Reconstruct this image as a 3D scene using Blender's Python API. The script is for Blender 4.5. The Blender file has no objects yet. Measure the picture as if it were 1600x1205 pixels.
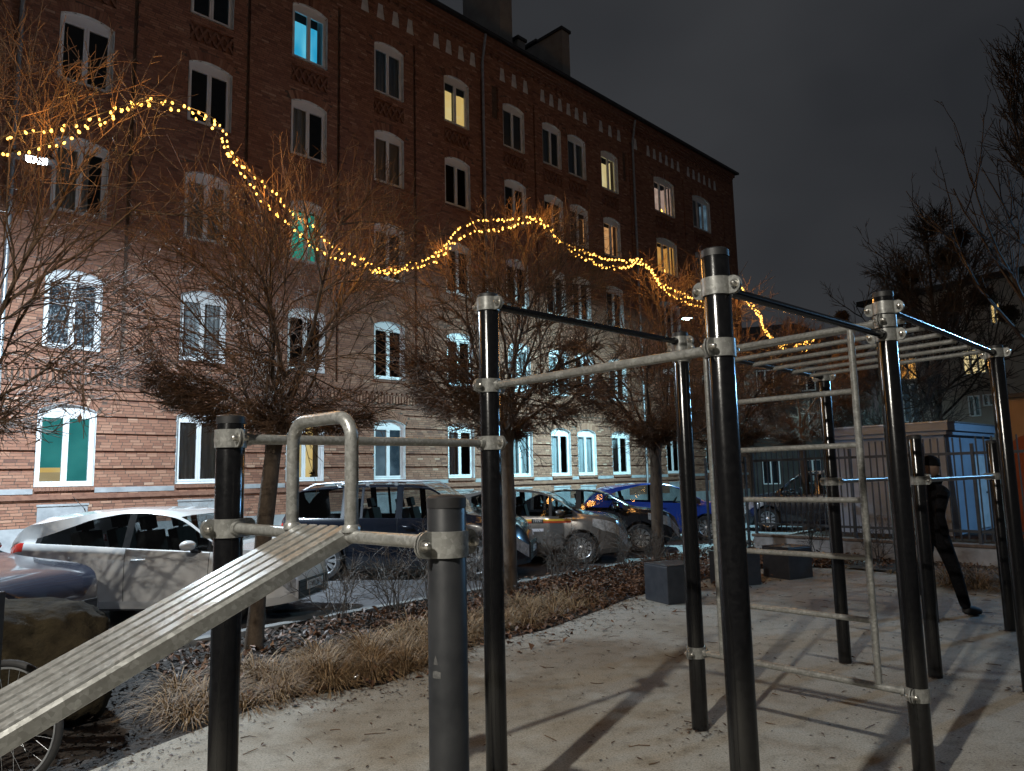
import bpy, math, random
import numpy as np
from mathutils import Vector, Matrix

# ------------------------------------------------------------------ camera, sky, lamps, exposure
scene = bpy.context.scene
COL = scene.collection
scene.render.engine = 'CYCLES'
scene.cycles.use_denoising = True
scene.cycles.max_bounces = 6
scene.cycles.transparent_max_bounces = 24
scene.cycles.sample_clamp_indirect = 3.0
scene.cycles.caustics_reflective = False
scene.cycles.caustics_refractive = False
scene.view_settings.view_transform = 'Standard'
scene.view_settings.look = 'None'
scene.view_settings.gamma = 1.0
scene.view_settings.use_curve_mapping = False
scene.view_settings.exposure = 0.0

PITCH, ROLL, CAM_H = math.radians(7.15), 0.023, 1.7
cam_data = bpy.data.cameras.new('camera')
cam_data.sensor_width = 36.0
cam_data.lens = 1150.0 / 1600.0 * 36.0
cam_data.clip_start = 0.05
cam_data.clip_end = 1000.0
cam = bpy.data.objects.new('camera', cam_data)
COL.objects.link(cam)
_fw = Vector((0, math.cos(PITCH), math.sin(PITCH)))
_up = Vector((0, -math.sin(PITCH), math.cos(PITCH)))
_rt = Vector((1, 0, 0))
_r2 = _rt * math.cos(ROLL) - _up * math.sin(ROLL)
_u2 = _rt * math.sin(ROLL) + _up * math.cos(ROLL)
cam.matrix_world = Matrix(((_r2.x, _u2.x, -_fw.x, 0), (_r2.y, _u2.y, -_fw.y, 0), (_r2.z, _u2.z, -_fw.z, CAM_H), (0, 0, 0, 1)))
scene.camera = cam

world = bpy.data.worlds.new('World')
scene.world = world
world.use_nodes = True
wn, wl = world.node_tree.nodes, world.node_tree.links
wn.clear()
w_out = wn.new('ShaderNodeOutputWorld')
w_bg = wn.new('ShaderNodeBackground')
w_tc = wn.new('ShaderNodeTexCoord')
w_map = wn.new('ShaderNodeMapping')
w_map.inputs['Scale'].default_value = (1.6, 1.6, 2.6)
w_noise = wn.new('ShaderNodeTexNoise')
w_noise.inputs['Scale'].default_value = 1.5
w_noise.inputs['Detail'].default_value = 3.0
w_noise.inputs['Roughness'].default_value = 0.45
w_ramp = wn.new('ShaderNodeValToRGB')
w_ramp.color_ramp.elements[0].position = 0.34
w_ramp.color_ramp.elements[0].color = (0.0215, 0.0232, 0.0268, 1)
w_ramp.color_ramp.elements[1].position = 0.62
w_ramp.color_ramp.elements[1].color = (0.0362, 0.0380, 0.0420, 1)
w_bg.inputs['Strength'].default_value = 1.0
wl.new(w_tc.outputs['Generated'], w_map.inputs['Vector'])
wl.new(w_map.outputs['Vector'], w_noise.inputs['Vector'])
wl.new(w_noise.outputs['Fac'], w_ramp.inputs['Fac'])
wl.new(w_ramp.outputs['Color'], w_bg.inputs['Color'])
wl.new(w_bg.outputs['Background'], w_out.inputs['Surface'])

# street lanterns: position of the lens, colour, watts (the lamp of each lantern is made in its builder)
LANTERNS = [
    dict(pos=(-7.59, 11.25, 6.85), arm=(-1.75, -1.1), color=(0.72, 0.87, 1.0), power=2500, tilt=math.radians(14), aim=(-0.713, 0.701), label='white-blue LED street lantern glowing behind the left tree twigs'),
    dict(pos=(6.21, 25.30, 7.00), arm=(1.30, 0.25), color=(0.46, 0.86, 1.0), power=2500, tilt=math.radians(22), aim=(-0.713, 0.701), label='cyan LED street lantern seen left of the tallest black post'),
    dict(pos=(17.5, 15.0, 6.80), arm=(1.2, -0.9), color=(0.24, 0.58, 1.0), power=650, tilt=math.radians(50), aim=(-0.84, -0.54), label='blue LED street lantern beyond the right edge near the kiosk'),
    dict(pos=(-3.40, -2.60, 6.90), arm=(-1.0, -1.2), color=(1.0, 0.945, 0.84), power=1600, size=.16, label='warm white park lantern behind the exercise frame'),
]

rng = np.random.default_rng(7)
random.seed(7)

# ------------------------------------------------------------------ helpers
def tag(o, label=None, cat=None, group=None, kind=None):
    if label: o['label'] = label
    if cat: o['category'] = cat
    if group: o['group'] = group
    if kind: o['kind'] = kind
    return o

def empty(name, loc=(0, 0, 0), rz=0.0, label=None, cat=None, group=None):
    o = bpy.data.objects.new(name, None)
    o.empty_display_size = 0.2
    COL.objects.link(o)
    o.location = loc
    o.rotation_euler = (0, 0, rz)
    return tag(o, label, cat, group)

def link(name, mesh, parent=None, loc=None, rot=None):
    o = bpy.data.objects.new(name, mesh)
    COL.objects.link(o)
    if parent: o.parent = parent
    if loc is not None: o.location = loc
    if rot is not None: o.rotation_euler = rot
    return o

def np_mesh(name, V, F, mats, smooth=False, attrs=None, midx=None):
    V = np.asarray(V, np.float32); F = np.asarray(F, np.int32)
    me = bpy.data.meshes.new(name)
    k = F.shape[1]
    me.vertices.add(len(V)); me.vertices.foreach_set('co', V.ravel())
    me.loops.add(F.size); me.loops.foreach_set('vertex_index', F.ravel())
    me.polygons.add(len(F))
    me.polygons.foreach_set('loop_start', np.arange(0, F.size, k, dtype=np.int32))
    for m in (mats if isinstance(mats, (list, tuple)) else [mats]): me.materials.append(m)
    if midx is not None: me.polygons.foreach_set('material_index', np.asarray(midx, np.int32))
    me.polygons.foreach_set('use_smooth', np.full(len(F), bool(smooth)))
    if attrs:
        for an, av in attrs.items():
            a = me.attributes.new(an, 'FLOAT', 'FACE'); a.data.foreach_set('value', np.asarray(av, np.float32))
    me.update(calc_edges=True)
    return me

class MB:
    def __init__(s): s.v = []; s.f = []; s.m = []
    def add(s, V, F, mi=0):
        b = len(s.v)
        s.v.extend([tuple(p) for p in V])
        for q in F:
            s.f.append(tuple(i + b for i in q)); s.m.append(mi)
        return s
    def bx(s, x0, x1, y0, y1, z0, z1, mi=0, M=None):
        V = [(x, y, z) for x in (x0, x1) for y in (y0, y1) for z in (z0, z1)]
        if M is not None: V = [tuple(M @ Vector(p)) for p in V]
        return s.add(V, [(0, 1, 3, 2), (4, 6, 7, 5), (0, 4, 5, 1), (2, 3, 7, 6), (0, 2, 6, 4), (1, 5, 7, 3)], mi)
    def tube(s, pts, r, n=8, cap=True, mi=0):
        pts = [Vector(p) for p in pts]; K = len(pts)
        rs = r if isinstance(r, (list, tuple)) else [r] * K
        V = []; u = None
        for i, p in enumerate(pts):
            t = (pts[min(i + 1, K - 1)] - pts[max(i - 1, 0)]).normalized()
            if u is None:
                u = t.cross(Vector((0, 0, 1)))
                if u.length < 1e-3: u = t.cross(Vector((1, 0, 0)))
            u = (u - t * u.dot(t)).normalized(); w = t.cross(u)
            for k in range(n):
                a = 2 * math.pi * k / n
                V.append(p + (u * math.cos(a) + w * math.sin(a)) * rs[i])
        F = [(i * n + k, i * n + (k + 1) % n, (i + 1) * n + (k + 1) % n, (i + 1) * n + k) for i in range(K - 1) for k in range(n)]
        if cap: F += [tuple(range(n))[::-1], tuple((K - 1) * n + k for k in range(n))]
        return s.add(V, F, mi)
    def lathe(s, prof, n=16, M=None, mi=0, cap=True):
        V = []
        for (r, z) in prof:
            for k in range(n):
                a = 2 * math.pi * k / n
                V.append(Vector((r * math.cos(a), r * math.sin(a), z)))
        if M is not None: V = [M @ p for p in V]
        K = len(prof)
        F = [(i * n + k, i * n + (k + 1) % n, (i + 1) * n + (k + 1) % n, (i + 1) * n + k) for i in range(K - 1) for k in range(n)]
        if cap: F += [tuple(range(n))[::-1], tuple((K - 1) * n + k for k in range(n))]
        return s.add(V, F, mi)
    def prism(s, poly, y0, y1, mi=0):
        """polygon in local x,z extruded along y"""
        n = len(poly)
        V = [(x, y0, z) for x, z in poly] + [(x, y1, z) for x, z in poly]
        F = [tuple(range(n)), tuple(range(2 * n - 1, n - 1, -1))] + [(i, i + n, (i + 1) % n + n, (i + 1) % n) for i in range(n)]
        return s.add(V, F, mi)
    def mesh(s, name, mats, smooth=None, bevel=0.0):
        me = bpy.data.meshes.new(name)
        me.from_pydata(s.v, [], s.f)
        for m in (mats if isinstance(mats, (list, tuple)) else [mats]): me.materials.append(m)
        if s.m: me.polygons.foreach_set('material_index', s.m)
        me.update()
        if smooth is not None:
            me.polygons.foreach_set('use_smooth', [True] * len(me.polygons))
            me.set_sharp_from_angle(angle=math.radians(smooth))
        return me
    def build(s, name, mats, parent=None, smooth=None, loc=None, bevel=0.0):
        o = link(name, s.mesh(name, mats, smooth), parent, loc)
        if bevel:
            b = o.modifiers.new('bevel', 'BEVEL'); b.width = bevel; b.segments = 2; b.limit_method = 'ANGLE'
        return o

def tubes(P, R, n=3):
    """P (N,K,3) polylines, R (N,K) radii -> one vertex / quad array"""
    N, K, _ = P.shape
    T = np.empty_like(P)
    T[:, 1:-1] = P[:, 2:] - P[:, :-2]; T[:, 0] = P[:, 1] - P[:, 0]; T[:, -1] = P[:, -1] - P[:, -2]
    T /= np.linalg.norm(T, axis=2, keepdims=True) + 1e-9
    ref = np.where(np.abs(T[..., 2:3]) < 0.9, np.array([0, 0, 1.0]), np.array([1.0, 0, 0]))
    U = np.cross(T, ref); U /= np.linalg.norm(U, axis=2, keepdims=True) + 1e-9
    W = np.cross(T, U)
    a = 2 * np.pi * np.arange(n) / n
    V = P[:, :, None, :] + R[:, :, None, None] * (U[:, :, None, :] * np.cos(a)[:, None] + W[:, :, None, :] * np.sin(a)[:, None])
    idx = np.arange(N * K * n).reshape(N, K, n)
    nx = np.roll(idx, -1, axis=2)
    F = np.stack([idx[:, :-1], nx[:, :-1], nx[:, 1:], idx[:, 1:]], -1).reshape(-1, 4)
    return V.reshape(-1, 3), F

def merge(parts):
    V, F, b = [], [], 0
    for v, f in parts:
        V.append(v); F.append(f + b); b += len(v)
    return np.concatenate(V), np.concatenate(F)

# ------------------------------------------------------------------ materials
def new_mat(name):
    m = bpy.data.materials.new(name); m.use_nodes = True
    nt = m.node_tree; p = nt.nodes['Principled BSDF']
    return m, nt, p

def noise_node(nt, scale, detail=3.0, rough=0.55, coord='Object', stretch=None):
    tc = nt.nodes.new('ShaderNodeTexCoord'); n = nt.nodes.new('ShaderNodeTexNoise')
    n.inputs['Scale'].default_value = scale; n.inputs['Detail'].default_value = detail; n.inputs['Roughness'].default_value = rough
    src = tc.outputs[coord]
    if stretch:
        mp = nt.nodes.new('ShaderNodeMapping'); mp.inputs['Scale'].default_value = stretch
        nt.links.new(src, mp.inputs['Vector']); src = mp.outputs['Vector']
    nt.links.new(src, n.inputs['Vector'])
    return n

def ramp_node(nt, src, stops):
    r = nt.nodes.new('ShaderNodeValToRGB')
    while len(r.color_ramp.elements) < len(stops): r.color_ramp.elements.new(0.5)
    for e, (pos, c) in zip(r.color_ramp.elements, stops):
        e.position = pos; e.color = (*c, 1) if len(c) == 3 else c
    nt.links.new(src, r.inputs['Fac'])
    return r

def bump(nt, p, src, strength=0.3, dist=0.01):
    b = nt.nodes.new('ShaderNodeBump'); b.inputs['Strength'].default_value = strength; b.inputs['Distance'].default_value = dist
    nt.links.new(src, b.inputs['Height']); nt.links.new(b.outputs['Normal'], p.inputs['Normal'])

def simple(name, c0, c1=None, rough=0.6, metal=0.0, scale=6.0, detail=4.0, bumpy=0.0, bdist=0.01, coat=0.0, lo=0.35, hi=0.65, rough2=None, stretch=None, spec=None):
    m, nt, p = new_mat(name)
    n = noise_node(nt, scale, detail, 0.6, stretch=stretch)
    r = ramp_node(nt, n.outputs['Fac'], [(lo, c0), (hi, c1 or c0)])
    nt.links.new(r.outputs['Color'], p.inputs['Base Color'])
    p.inputs['Roughness'].default_value = rough; p.inputs['Metallic'].default_value = metal
    if coat: p.inputs['Coat Weight'].default_value = coat; p.inputs['Coat Roughness'].default_value = 0.06
    if spec is not None: p.inputs['Specular IOR Level'].default_value = spec
    if rough2 is not None:
        mr = nt.nodes.new('ShaderNodeMapRange'); mr.inputs['To Min'].default_value = rough; mr.inputs['To Max'].default_value = rough2
        n2 = noise_node(nt, scale * 2.3, 4); nt.links.new(n2.outputs['Fac'], mr.inputs['Value']); nt.links.new(mr.outputs['Result'], p.inputs['Roughness'])
    if bumpy: bump(nt, p, noise_node(nt, scale * 4, 5, 0.65).outputs['Fac'], bumpy, bdist)
    return m

def attr_mat(name, stops, rough=0.85, noise_scale=25.0, mixv=0.35, bumpy=0.3, bdist=0.004, spec=None):
    """colour from the per-face number 'tint', broken up by noise"""
    m, nt, p = new_mat(name)
    a = nt.nodes.new('ShaderNodeAttribute'); a.attribute_name = 'tint'
    r = ramp_node(nt, a.outputs['Fac'], stops)
    n = noise_node(nt, noise_scale, 5, 0.65)
    mr = nt.nodes.new('ShaderNodeMapRange'); mr.inputs['To Min'].default_value = 1 - mixv; mr.inputs['To Max'].default_value = 1 + mixv
    nt.links.new(n.outputs['Fac'], mr.inputs['Value'])
    mx = nt.nodes.new('ShaderNodeVectorMath'); mx.operation = 'SCALE'
    nt.links.new(r.outputs['Color'], mx.inputs[0]); nt.links.new(mr.outputs['Result'], mx.inputs['Scale'])
    nt.links.new(mx.outputs['Vector'], p.inputs['Base Color'])
    p.inputs['Roughness'].default_value = rough
    if spec is not None: p.inputs['Specular IOR Level'].default_value = spec
    if bumpy: bump(nt, p, n.outputs['Fac'], bumpy, bdist)
    return m

def emit_mat(name, c, strength, c2=None, scale=2.0, stretch=None):
    m = bpy.data.materials.new(name); m.use_nodes = True; nt = m.node_tree
    nt.nodes.clear()
    o = nt.nodes.new('ShaderNodeOutputMaterial'); e = nt.nodes.new('ShaderNodeEmission')
    e.inputs['Strength'].default_value = strength; e.inputs['Color'].default_value = (*c, 1)
    if c2:
        n = noise_node(nt, scale, 2, 0.5, stretch=stretch); r = ramp_node(nt, n.outputs['Fac'], [(0.35, c), (0.68, c2)])
        nt.links.new(r.outputs['Color'], e.inputs['Color'])
    nt.links.new(e.outputs['Emission'], o.inputs['Surface'])
    return m

def glass_mat(name, tint=(0.8, 0.85, 0.85), reflect=1.0, rough=0.02):
    m = bpy.data.materials.new(name); m.use_nodes = True; nt = m.node_tree
    nt.nodes.clear()
    o = nt.nodes.new('ShaderNodeOutputMaterial'); mx = nt.nodes.new('ShaderNodeMixShader')
    t = nt.nodes.new('ShaderNodeBsdfTransparent'); g = nt.nodes.new('ShaderNodeBsdfGlossy'); f = nt.nodes.new('ShaderNodeFresnel')
    t.inputs['Color'].default_value = (*tint, 1); g.inputs['Roughness'].default_value = rough; f.inputs['IOR'].default_value = 1.5
    g.inputs['Color'].default_value = (reflect, reflect, reflect, 1)
    nt.links.new(f.outputs['Fac'], mx.inputs['Fac']); nt.links.new(t.outputs['BSDF'], mx.inputs[1]); nt.links.new(g.outputs['BSDF'], mx.inputs[2])
    nt.links.new(mx.outputs['Shader'], o.inputs['Surface'])
    return m

M = {}
M['brick'] = attr_mat('red_brick', [(0.0, (0.125, 0.062, 0.047)), (0.25, (0.235, 0.108, 0.070)), (0.6, (0.320, 0.155, 0.099)), (0.85, (0.40, 0.220, 0.145)), (1.0, (0.48, 0.31, 0.22))], rough=0.88, noise_scale=22, mixv=0.3, bumpy=0.5)
M['mortar'] = simple('mortar', (0.085, 0.060, 0.048), (0.155, 0.112, 0.088), 0.95, scale=9, bumpy=0.3)
M['brick_plain'] = simple('brick_moulding', (0.17, 0.078, 0.052), (0.27, 0.135, 0.088), 0.88, scale=7, bumpy=0.4)
M['plaster'] = simple('white_plaster', (0.58, 0.60, 0.61), (0.76, 0.78, 0.79), 0.8, scale=3.5, bumpy=0.12)
M['plaster_grey'] = simple('grey_plaster', (0.26, 0.27, 0.28), (0.40, 0.41, 0.42), 0.85, scale=2.5, bumpy=0.2)
M['pvc'] = simple('white_window_frame', (0.78, 0.80, 0.81), (0.84, 0.86, 0.87), 0.35, scale=2)
M['pane'] = glass_mat('window_glass')
M['dark_room'] = simple('dark_room', (0.010, 0.010, 0.012), (0.035, 0.032, 0.03), 0.9, scale=1.7)
M['curtain_white'] = simple('white_curtain', (0.30, 0.31, 0.33), (0.55, 0.56, 0.58), 0.9, scale=9, stretch=(1, 1, 0.08))
M['curtain_beige'] = simple('beige_blind', (0.30, 0.24, 0.19), (0.36, 0.29, 0.23), 0.9, scale=2)
M['curtain_lace'] = simple('lace_curtain', (0.05, 0.055, 0.065), (0.42, 0.45, 0.50), 0.9, scale=16, detail=2, lo=0.52, hi=0.60)
M['curtain_teal'] = emit_mat('lit_teal_blind', (0.028, 0.205, 0.205), 1.0, (0.050, 0.30, 0.29), 1.2)
M['lit_cream'] = emit_mat('lit_cream_panel', (0.50, 0.38, 0.20), 0.8, (0.62, 0.50, 0.30), 2.0)
M['lit_yellow'] = emit_mat('lit_room_yellow', (0.95, 0.62, 0.20), 0.75, (1.0, 0.78, 0.36), 1.5)
M['lit_pale'] = emit_mat('lit_room_pale_yellow', (0.86, 0.66, 0.30), 0.8, (1.0, 0.86, 0.50), 1.5)
M['lit_orange'] = emit_mat('lit_room_orange', (0.70, 0.27, 0.08), 0.75, (0.95, 0.48, 0.20), 2.4)
M['lit_pink'] = emit_mat('lit_room_rose', (0.42, 0.25, 0.20), 0.7, (0.72, 0.50, 0.40), 2.4)
M['lit_amber'] = emit_mat('lit_room_amber', (0.72, 0.30, 0.06), 0.8, (0.95, 0.52, 0.14), 2.0)
M['lit_cyan'] = emit_mat('lit_room_cyan', (0.03, 0.42, 0.72), 0.9, (0.18, 0.72, 0.95), 2.2, stretch=(1, 1, 0.25))
M['lit_green'] = emit_mat('lit_room_green', (0.01, 0.22, 0.16), 0.85, (0.03, 0.52, 0.40), 1.8, stretch=(1, 1, 0.3))
M['dimblue_glow'] = emit_mat('dim_blue_window_glow', (0.03, 0.06, 0.09), 0.8, (0.14, 0.22, 0.28), 1.6)
M['roof_dark'] = simple('dark_roof_sheet', (0.012, 0.012, 0.014), (0.022, 0.022, 0.024), 0.5, scale=3)
M['chimney'] = simple('chimney_render', (0.30, 0.28, 0.26), (0.40, 0.38, 0.36), 0.9, scale=1.5, bumpy=0.15)
M['zinc'] = simple('zinc_pipe', (0.32, 0.34, 0.36), (0.48, 0.50, 0.52), 0.4, 0.7, scale=8)
M['post'] = simple('black_powder_coat', (0.0032, 0.0032, 0.0036), (0.0065, 0.0065, 0.007), 0.10, scale=40, rough2=0.24, bumpy=0.10, bdist=0.002)
M['post_matt'] = simple('worn_grey_powder_coat', (0.014, 0.015, 0.017), (0.023, 0.024, 0.026), 0.27, scale=12, rough2=0.46, bumpy=0.05, bdist=0.002)
def galv():
    m, nt, p = new_mat('galvanised_steel')
    tc = nt.nodes.new('ShaderNodeTexCoord'); v = nt.nodes.new('ShaderNodeTexVoronoi'); v.inputs['Scale'].default_value = 85
    n = noise_node(nt, 14, 5, 0.7)
    nt.links.new(tc.outputs['Object'], v.inputs['Vector'])
    mx = nt.nodes.new('ShaderNodeMix'); mx.data_type = 'FLOAT'; mx.inputs[0].default_value = 0.68
    sep = nt.nodes.new('ShaderNodeSeparateColor'); nt.links.new(v.outputs['Color'], sep.inputs['Color'])
    nt.links.new(sep.outputs['Red'], mx.inputs[2]); nt.links.new(n.outputs['Fac'], mx.inputs[3])
    r = ramp_node(nt, mx.outputs[0], [(0.22, (0.19, 0.19, 0.178)), (0.55, (0.28, 0.282, 0.268)), (0.8, (0.42, 0.425, 0.41))])
    nt.links.new(r.outputs['Color'], p.inputs['Base Color'])
    mr = nt.nodes.new('ShaderNodeMapRange'); mr.inputs['To Min'].default_value = 0.24; mr.inputs['To Max'].default_value = 0.40
    nt.links.new(mx.outputs[0], mr.inputs['Value']); nt.links.new(mr.outputs['Result'], p.inputs['Roughness'])
    p.inputs['Metallic'].default_value = 0.5
    bump(nt, p, n.outputs['Fac'], 0.05, 0.002)
    return m
M['galv'] = galv()
M['bolt'] = simple('bolt_steel', (0.42, 0.41, 0.38), (0.58, 0.56, 0.52), 0.28, 0.9, scale=60)
M['asphalt'] = simple('wet_asphalt', (0.045, 0.045, 0.048), (0.085, 0.085, 0.09), 0.45, scale=3, rough2=0.75, bumpy=0.5, bdist=0.006)
M['paving'] = simple('concrete_paving', (0.20, 0.20, 0.20), (0.30, 0.30, 0.29), 0.85, scale=4, bumpy=0.25)
M['kerb'] = simple('kerb_concrete', (0.10, 0.10, 0.10), (0.19, 0.19, 0.185), 0.85, scale=6, bumpy=0.3)
def pad_mat():
    m, nt, p = new_mat('pale_safety_surface')
    fine = noise_node(nt, 75, 5, 0.85); big = noise_node(nt, 0.9, 4, 0.6); mid = noise_node(nt, 5.5, 5, 0.7)
    rb = ramp_node(nt, big.outputs['Fac'], [(0.30, (0.195, 0.170, 0.132)), (0.46, (0.262, 0.250, 0.220)), (0.70, (0.305, 0.300, 0.275))])
    rm = ramp_node(nt, mid.outputs['Fac'], [(0.30, (0.66, 0.64, 0.60)), (0.50, (1.03, 1.03, 1.02))])
    rf = ramp_node(nt, fine.outputs['Fac'], [(0.36, (0.38, 0.36, 0.33)), (0.50, (1.0, 1.0, 1.0)), (0.70, (1.30, 1.30, 1.28))])
    mul = nt.nodes.new('ShaderNodeVectorMath'); mul.operation = 'MULTIPLY'; mul2 = nt.nodes.new('ShaderNodeVectorMath'); mul2.operation = 'MULTIPLY'
    nt.links.new(rb.outputs['Color'], mul.inputs[0]); nt.links.new(rm.outputs['Color'], mul.inputs[1])
    nt.links.new(mul.outputs['Vector'], mul2.inputs[0]); nt.links.new(rf.outputs['Color'], mul2.inputs[1])
    nt.links.new(mul2.outputs['Vector'], p.inputs['Base Color']); p.inputs['Roughness'].default_value = 0.9
    bump(nt, p, fine.outputs['Fac'], 0.7, 0.006)
    return m
M['pad'] = pad_mat()
M['soil'] = simple('dark_soil', (0.011, 0.008, 0.006), (0.032, 0.023, 0.017), 0.9, scale=9, bumpy=0.9, bdist=0.03)
M['leaf'] = attr_mat('dead_leaf', [(0.0, (0.025, 0.013, 0.008)), (0.45, (0.078, 0.036, 0.018)), (0.8, (0.17, 0.085, 0.045)), (1.0, (0.30, 0.19, 0.12))], rough=0.6, noise_scale=40, mixv=0.3, bumpy=0.2)
M['chip'] = attr_mat('bark_chip', [(0.0, (0.007, 0.006, 0.006)), (0.7, (0.020, 0.015, 0.013)), (1.0, (0.075, 0.062, 0.055))], rough=0.75, spec=0.15, noise_scale=40, mixv=0.3)
M['straw'] = attr_mat('dry_grass_blade', [(0.0, (0.06, 0.034, 0.014)), (0.5, (0.165, 0.100, 0.045)), (1.0, (0.34, 0.24, 0.13))], rough=0.7, noise_scale=8, mixv=0.2, bumpy=0)
M['bark'] = simple('tree_bark', (0.034, 0.023, 0.015), (0.085, 0.060, 0.040), 0.85, scale=12, bumpy=0.8, bdist=0.015, stretch=(1, 1, 0.3))
M['twig'] = simple('wet_twig', (0.055, 0.032, 0.019), (0.125, 0.072, 0.042), 0.62, scale=2.5, spec=0.3)
M['twig_dark'] = simple('dark_twig', (0.020, 0.016, 0.013), (0.045, 0.034, 0.026), 0.7, scale=2.5)
M['twig_grey'] = simple('grey_twig', (0.05, 0.042, 0.036), (0.12, 0.10, 0.085), 0.6, scale=2.5)
M['rock'] = simple('rough_boulder', (0.010, 0.0075, 0.0045), (0.036, 0.028, 0.016), 0.95, scale=4.5, bumpy=0.9, bdist=0.03, spec=0.12)
M['rubber'] = simple('black_rubber', (0.012, 0.012, 0.013), (0.022, 0.022, 0.023), 0.75, scale=20)
M['box'] = simple('dark_jump_box', (0.020, 0.023, 0.030), (0.032, 0.036, 0.044), 0.42, scale=8, bumpy=0.1)
M['rim'] = simple('alloy_rim', (0.42, 0.43, 0.44), (0.55, 0.56, 0.57), 0.32, 0.8, scale=5)
M['trim'] = simple('black_plastic_trim', (0.010, 0.010, 0.011), (0.018, 0.018, 0.019), 0.5, scale=20)
M['seam'] = simple('panel_gap', (0.006, 0.006, 0.006), None, 0.9)
M['chrome'] = simple('chrome', (0.75, 0.76, 0.78), None, 0.12, 1.0)
M['seat'] = simple('car_seat_cloth', (0.016, 0.016, 0.018), (0.03, 0.03, 0.033), 0.9, scale=14)
M['carglass'] = glass_mat('car_glass', (0.66, 0.70, 0.71))
M['carglass_dark'] = glass_mat('dark_car_glass', (0.22, 0.24, 0.25))
M['headlamp'] = simple('headlamp_lens', (0.30, 0.31, 0.32), (0.55, 0.56, 0.57), 0.08, 0.3, scale=18, coat=1.0)
M['taillamp'] = simple('red_lamp_lens', (0.32, 0.015, 0.012), (0.45, 0.03, 0.02), 0.12, scale=10, coat=1.0)
M['plate'] = simple('white_number_plate', (0.42, 0.42, 0.42), (0.5, 0.5, 0.5), 0.4)
M['ink'] = simple('black_print', (0.01, 0.01, 0.012), None, 0.5)
M['stripe_y'] = simple('yellow_stripe', (0.72, 0.42, 0.05), (0.80, 0.50, 0.08), 0.3)
M['stripe_r'] = simple('red_stripe', (0.50, 0.06, 0.02), (0.58, 0.09, 0.03), 0.3)
M['sticker'] = simple('white_sticker', (0.55, 0.55, 0.60), None, 0.4)
M['scuff'] = simple('scuffed_paint', (.045, .046, .046), (.10, .10, .10), 0.6, scale=60)
M['white_print'] = simple('white_print', (0.7, 0.7, 0.7), None, 0.4)
def paint(name, c, metal=0.0, rough=0.22):
    return simple(name, c, tuple(min(1, x * 1.15) for x in c), rough, metal, scale=1.3, coat=1.0)
M['fence'] = simple('grey_fence_paint', (0.018, 0.018, 0.020), (0.035, 0.035, 0.038), 0.5, scale=10)
M['concrete'] = simple('old_concrete', (0.19, 0.18, 0.18), (0.33, 0.32, 0.32), 0.9, scale=2.5, bumpy=0.3)
M['kiosk'] = simple('pale_kiosk_render', (0.25, 0.30, 0.38), (0.32, 0.37, 0.45), 0.85, scale=1.4, bumpy=0.1)
M['pale_wall'] = simple('pale_grey_render', (0.36, 0.30, 0.25), (0.46, 0.39, 0.33), 0.9, scale=0.9, bumpy=0.1)
M['dark_wall'] = simple('dark_render', (0.06, 0.055, 0.05), (0.10, 0.09, 0.085), 0.9, scale=0.8)
M['ochre'] = simple('ochre_render', (0.30, 0.19, 0.10), (0.38, 0.25, 0.14), 0.9, scale=1.0)
M['orange'] = simple('orange_wall_paint', (0.24, 0.060, 0.020), (0.30, 0.080, 0.026), 0.85, scale=1.2)
M['cloth'] = simple('black_cloth', (0.004, 0.004, 0.005), (0.010, 0.010, 0.012), 0.95, scale=7, bumpy=0.9, bdist=0.03, spec=0.1)
M['skin'] = simple('skin', (0.16, 0.10, 0.075), (0.21, 0.135, 0.10), 0.6)
M['cable'] = simple('dark_cable', (0.010, 0.012, 0.010), None, 0.6)
M['bulb'] = emit_mat('warm_bulb', (1.0, 0.48, 0.085), 6.0)
M['lens'] = emit_mat('lantern_lens', (0.80, 0.93, 1.0), 30.0)
M['lens_cyan'] = emit_mat('lantern_lens_cyan', (0.55, 0.90, 1.0), 45.0)
M['skirt'] = emit_mat('glowing_lantern_skirt', (0.80, 0.93, 1.0), 14.0)
M['lens_warm'] = emit_mat('lantern_lens_warm', (1.0, 0.93, 0.80), 40.0)
M['foil'] = simple('silver_litter', (0.6, 0.6, 0.62), None, 0.25, 0.8)
#PART2

# ------------------------------------------------------------------ the brick apartment house
FA = math.radians(45.5)
FD = Vector((math.cos(FA), math.sin(FA), 0)); FN = Vector((-math.sin(FA), math.cos(FA), 0))
house = empty('apartment_building', FN * 20.0, FA, 'long five storey red brick apartment building with white windows and a dark roof edge', 'building')
S0, S1, ZTOP = -6.0, 39.3, 19.3
COLW = [(-4.98, 1.26), (-1.83, 1.26), (1.32, 1.26), (4.45, 1.26), (7.64, 1.26), (10.80, 1.26), (13.90, 1.26), (17.05, 1.26), (20.18, 1.26), (22.57, 1.22), (24.26, 1.25), (26.67, 1.30), (31.06, 1.88), (34.80, 1.86)]
FLOOR = [(1.74, 3.55), (5.05, 6.87), (8.45, 10.30), (11.86, 13.62), (15.10, 16.88)]
RISE = 0.15
COURSE, BL = 0.0717, 0.248
openings = []          # (x0, x1, z0, spring, rise)
for (s, w) in COLW:
    for (a, b) in FLOOR: openings.append((s, s + w, a, b, RISE))
GROOVES = [-3.3, -0.15, 3.02, 6.22, 9.38, 12.50, 15.65, 19.0, 22.05, 28.95, 33.9, 38.2]
slots = [(g - 0.045, g + 0.045, 4.85, 17.5) for g in GROOVES]
slots += [(19.58, 19.92, 16.1, 17.5), (28.42, 28.72, 15.9, 17.45)]
panels = [(s, s + w, 14.28, 14.84) for (s, w) in COLW]
traps = []
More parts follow.
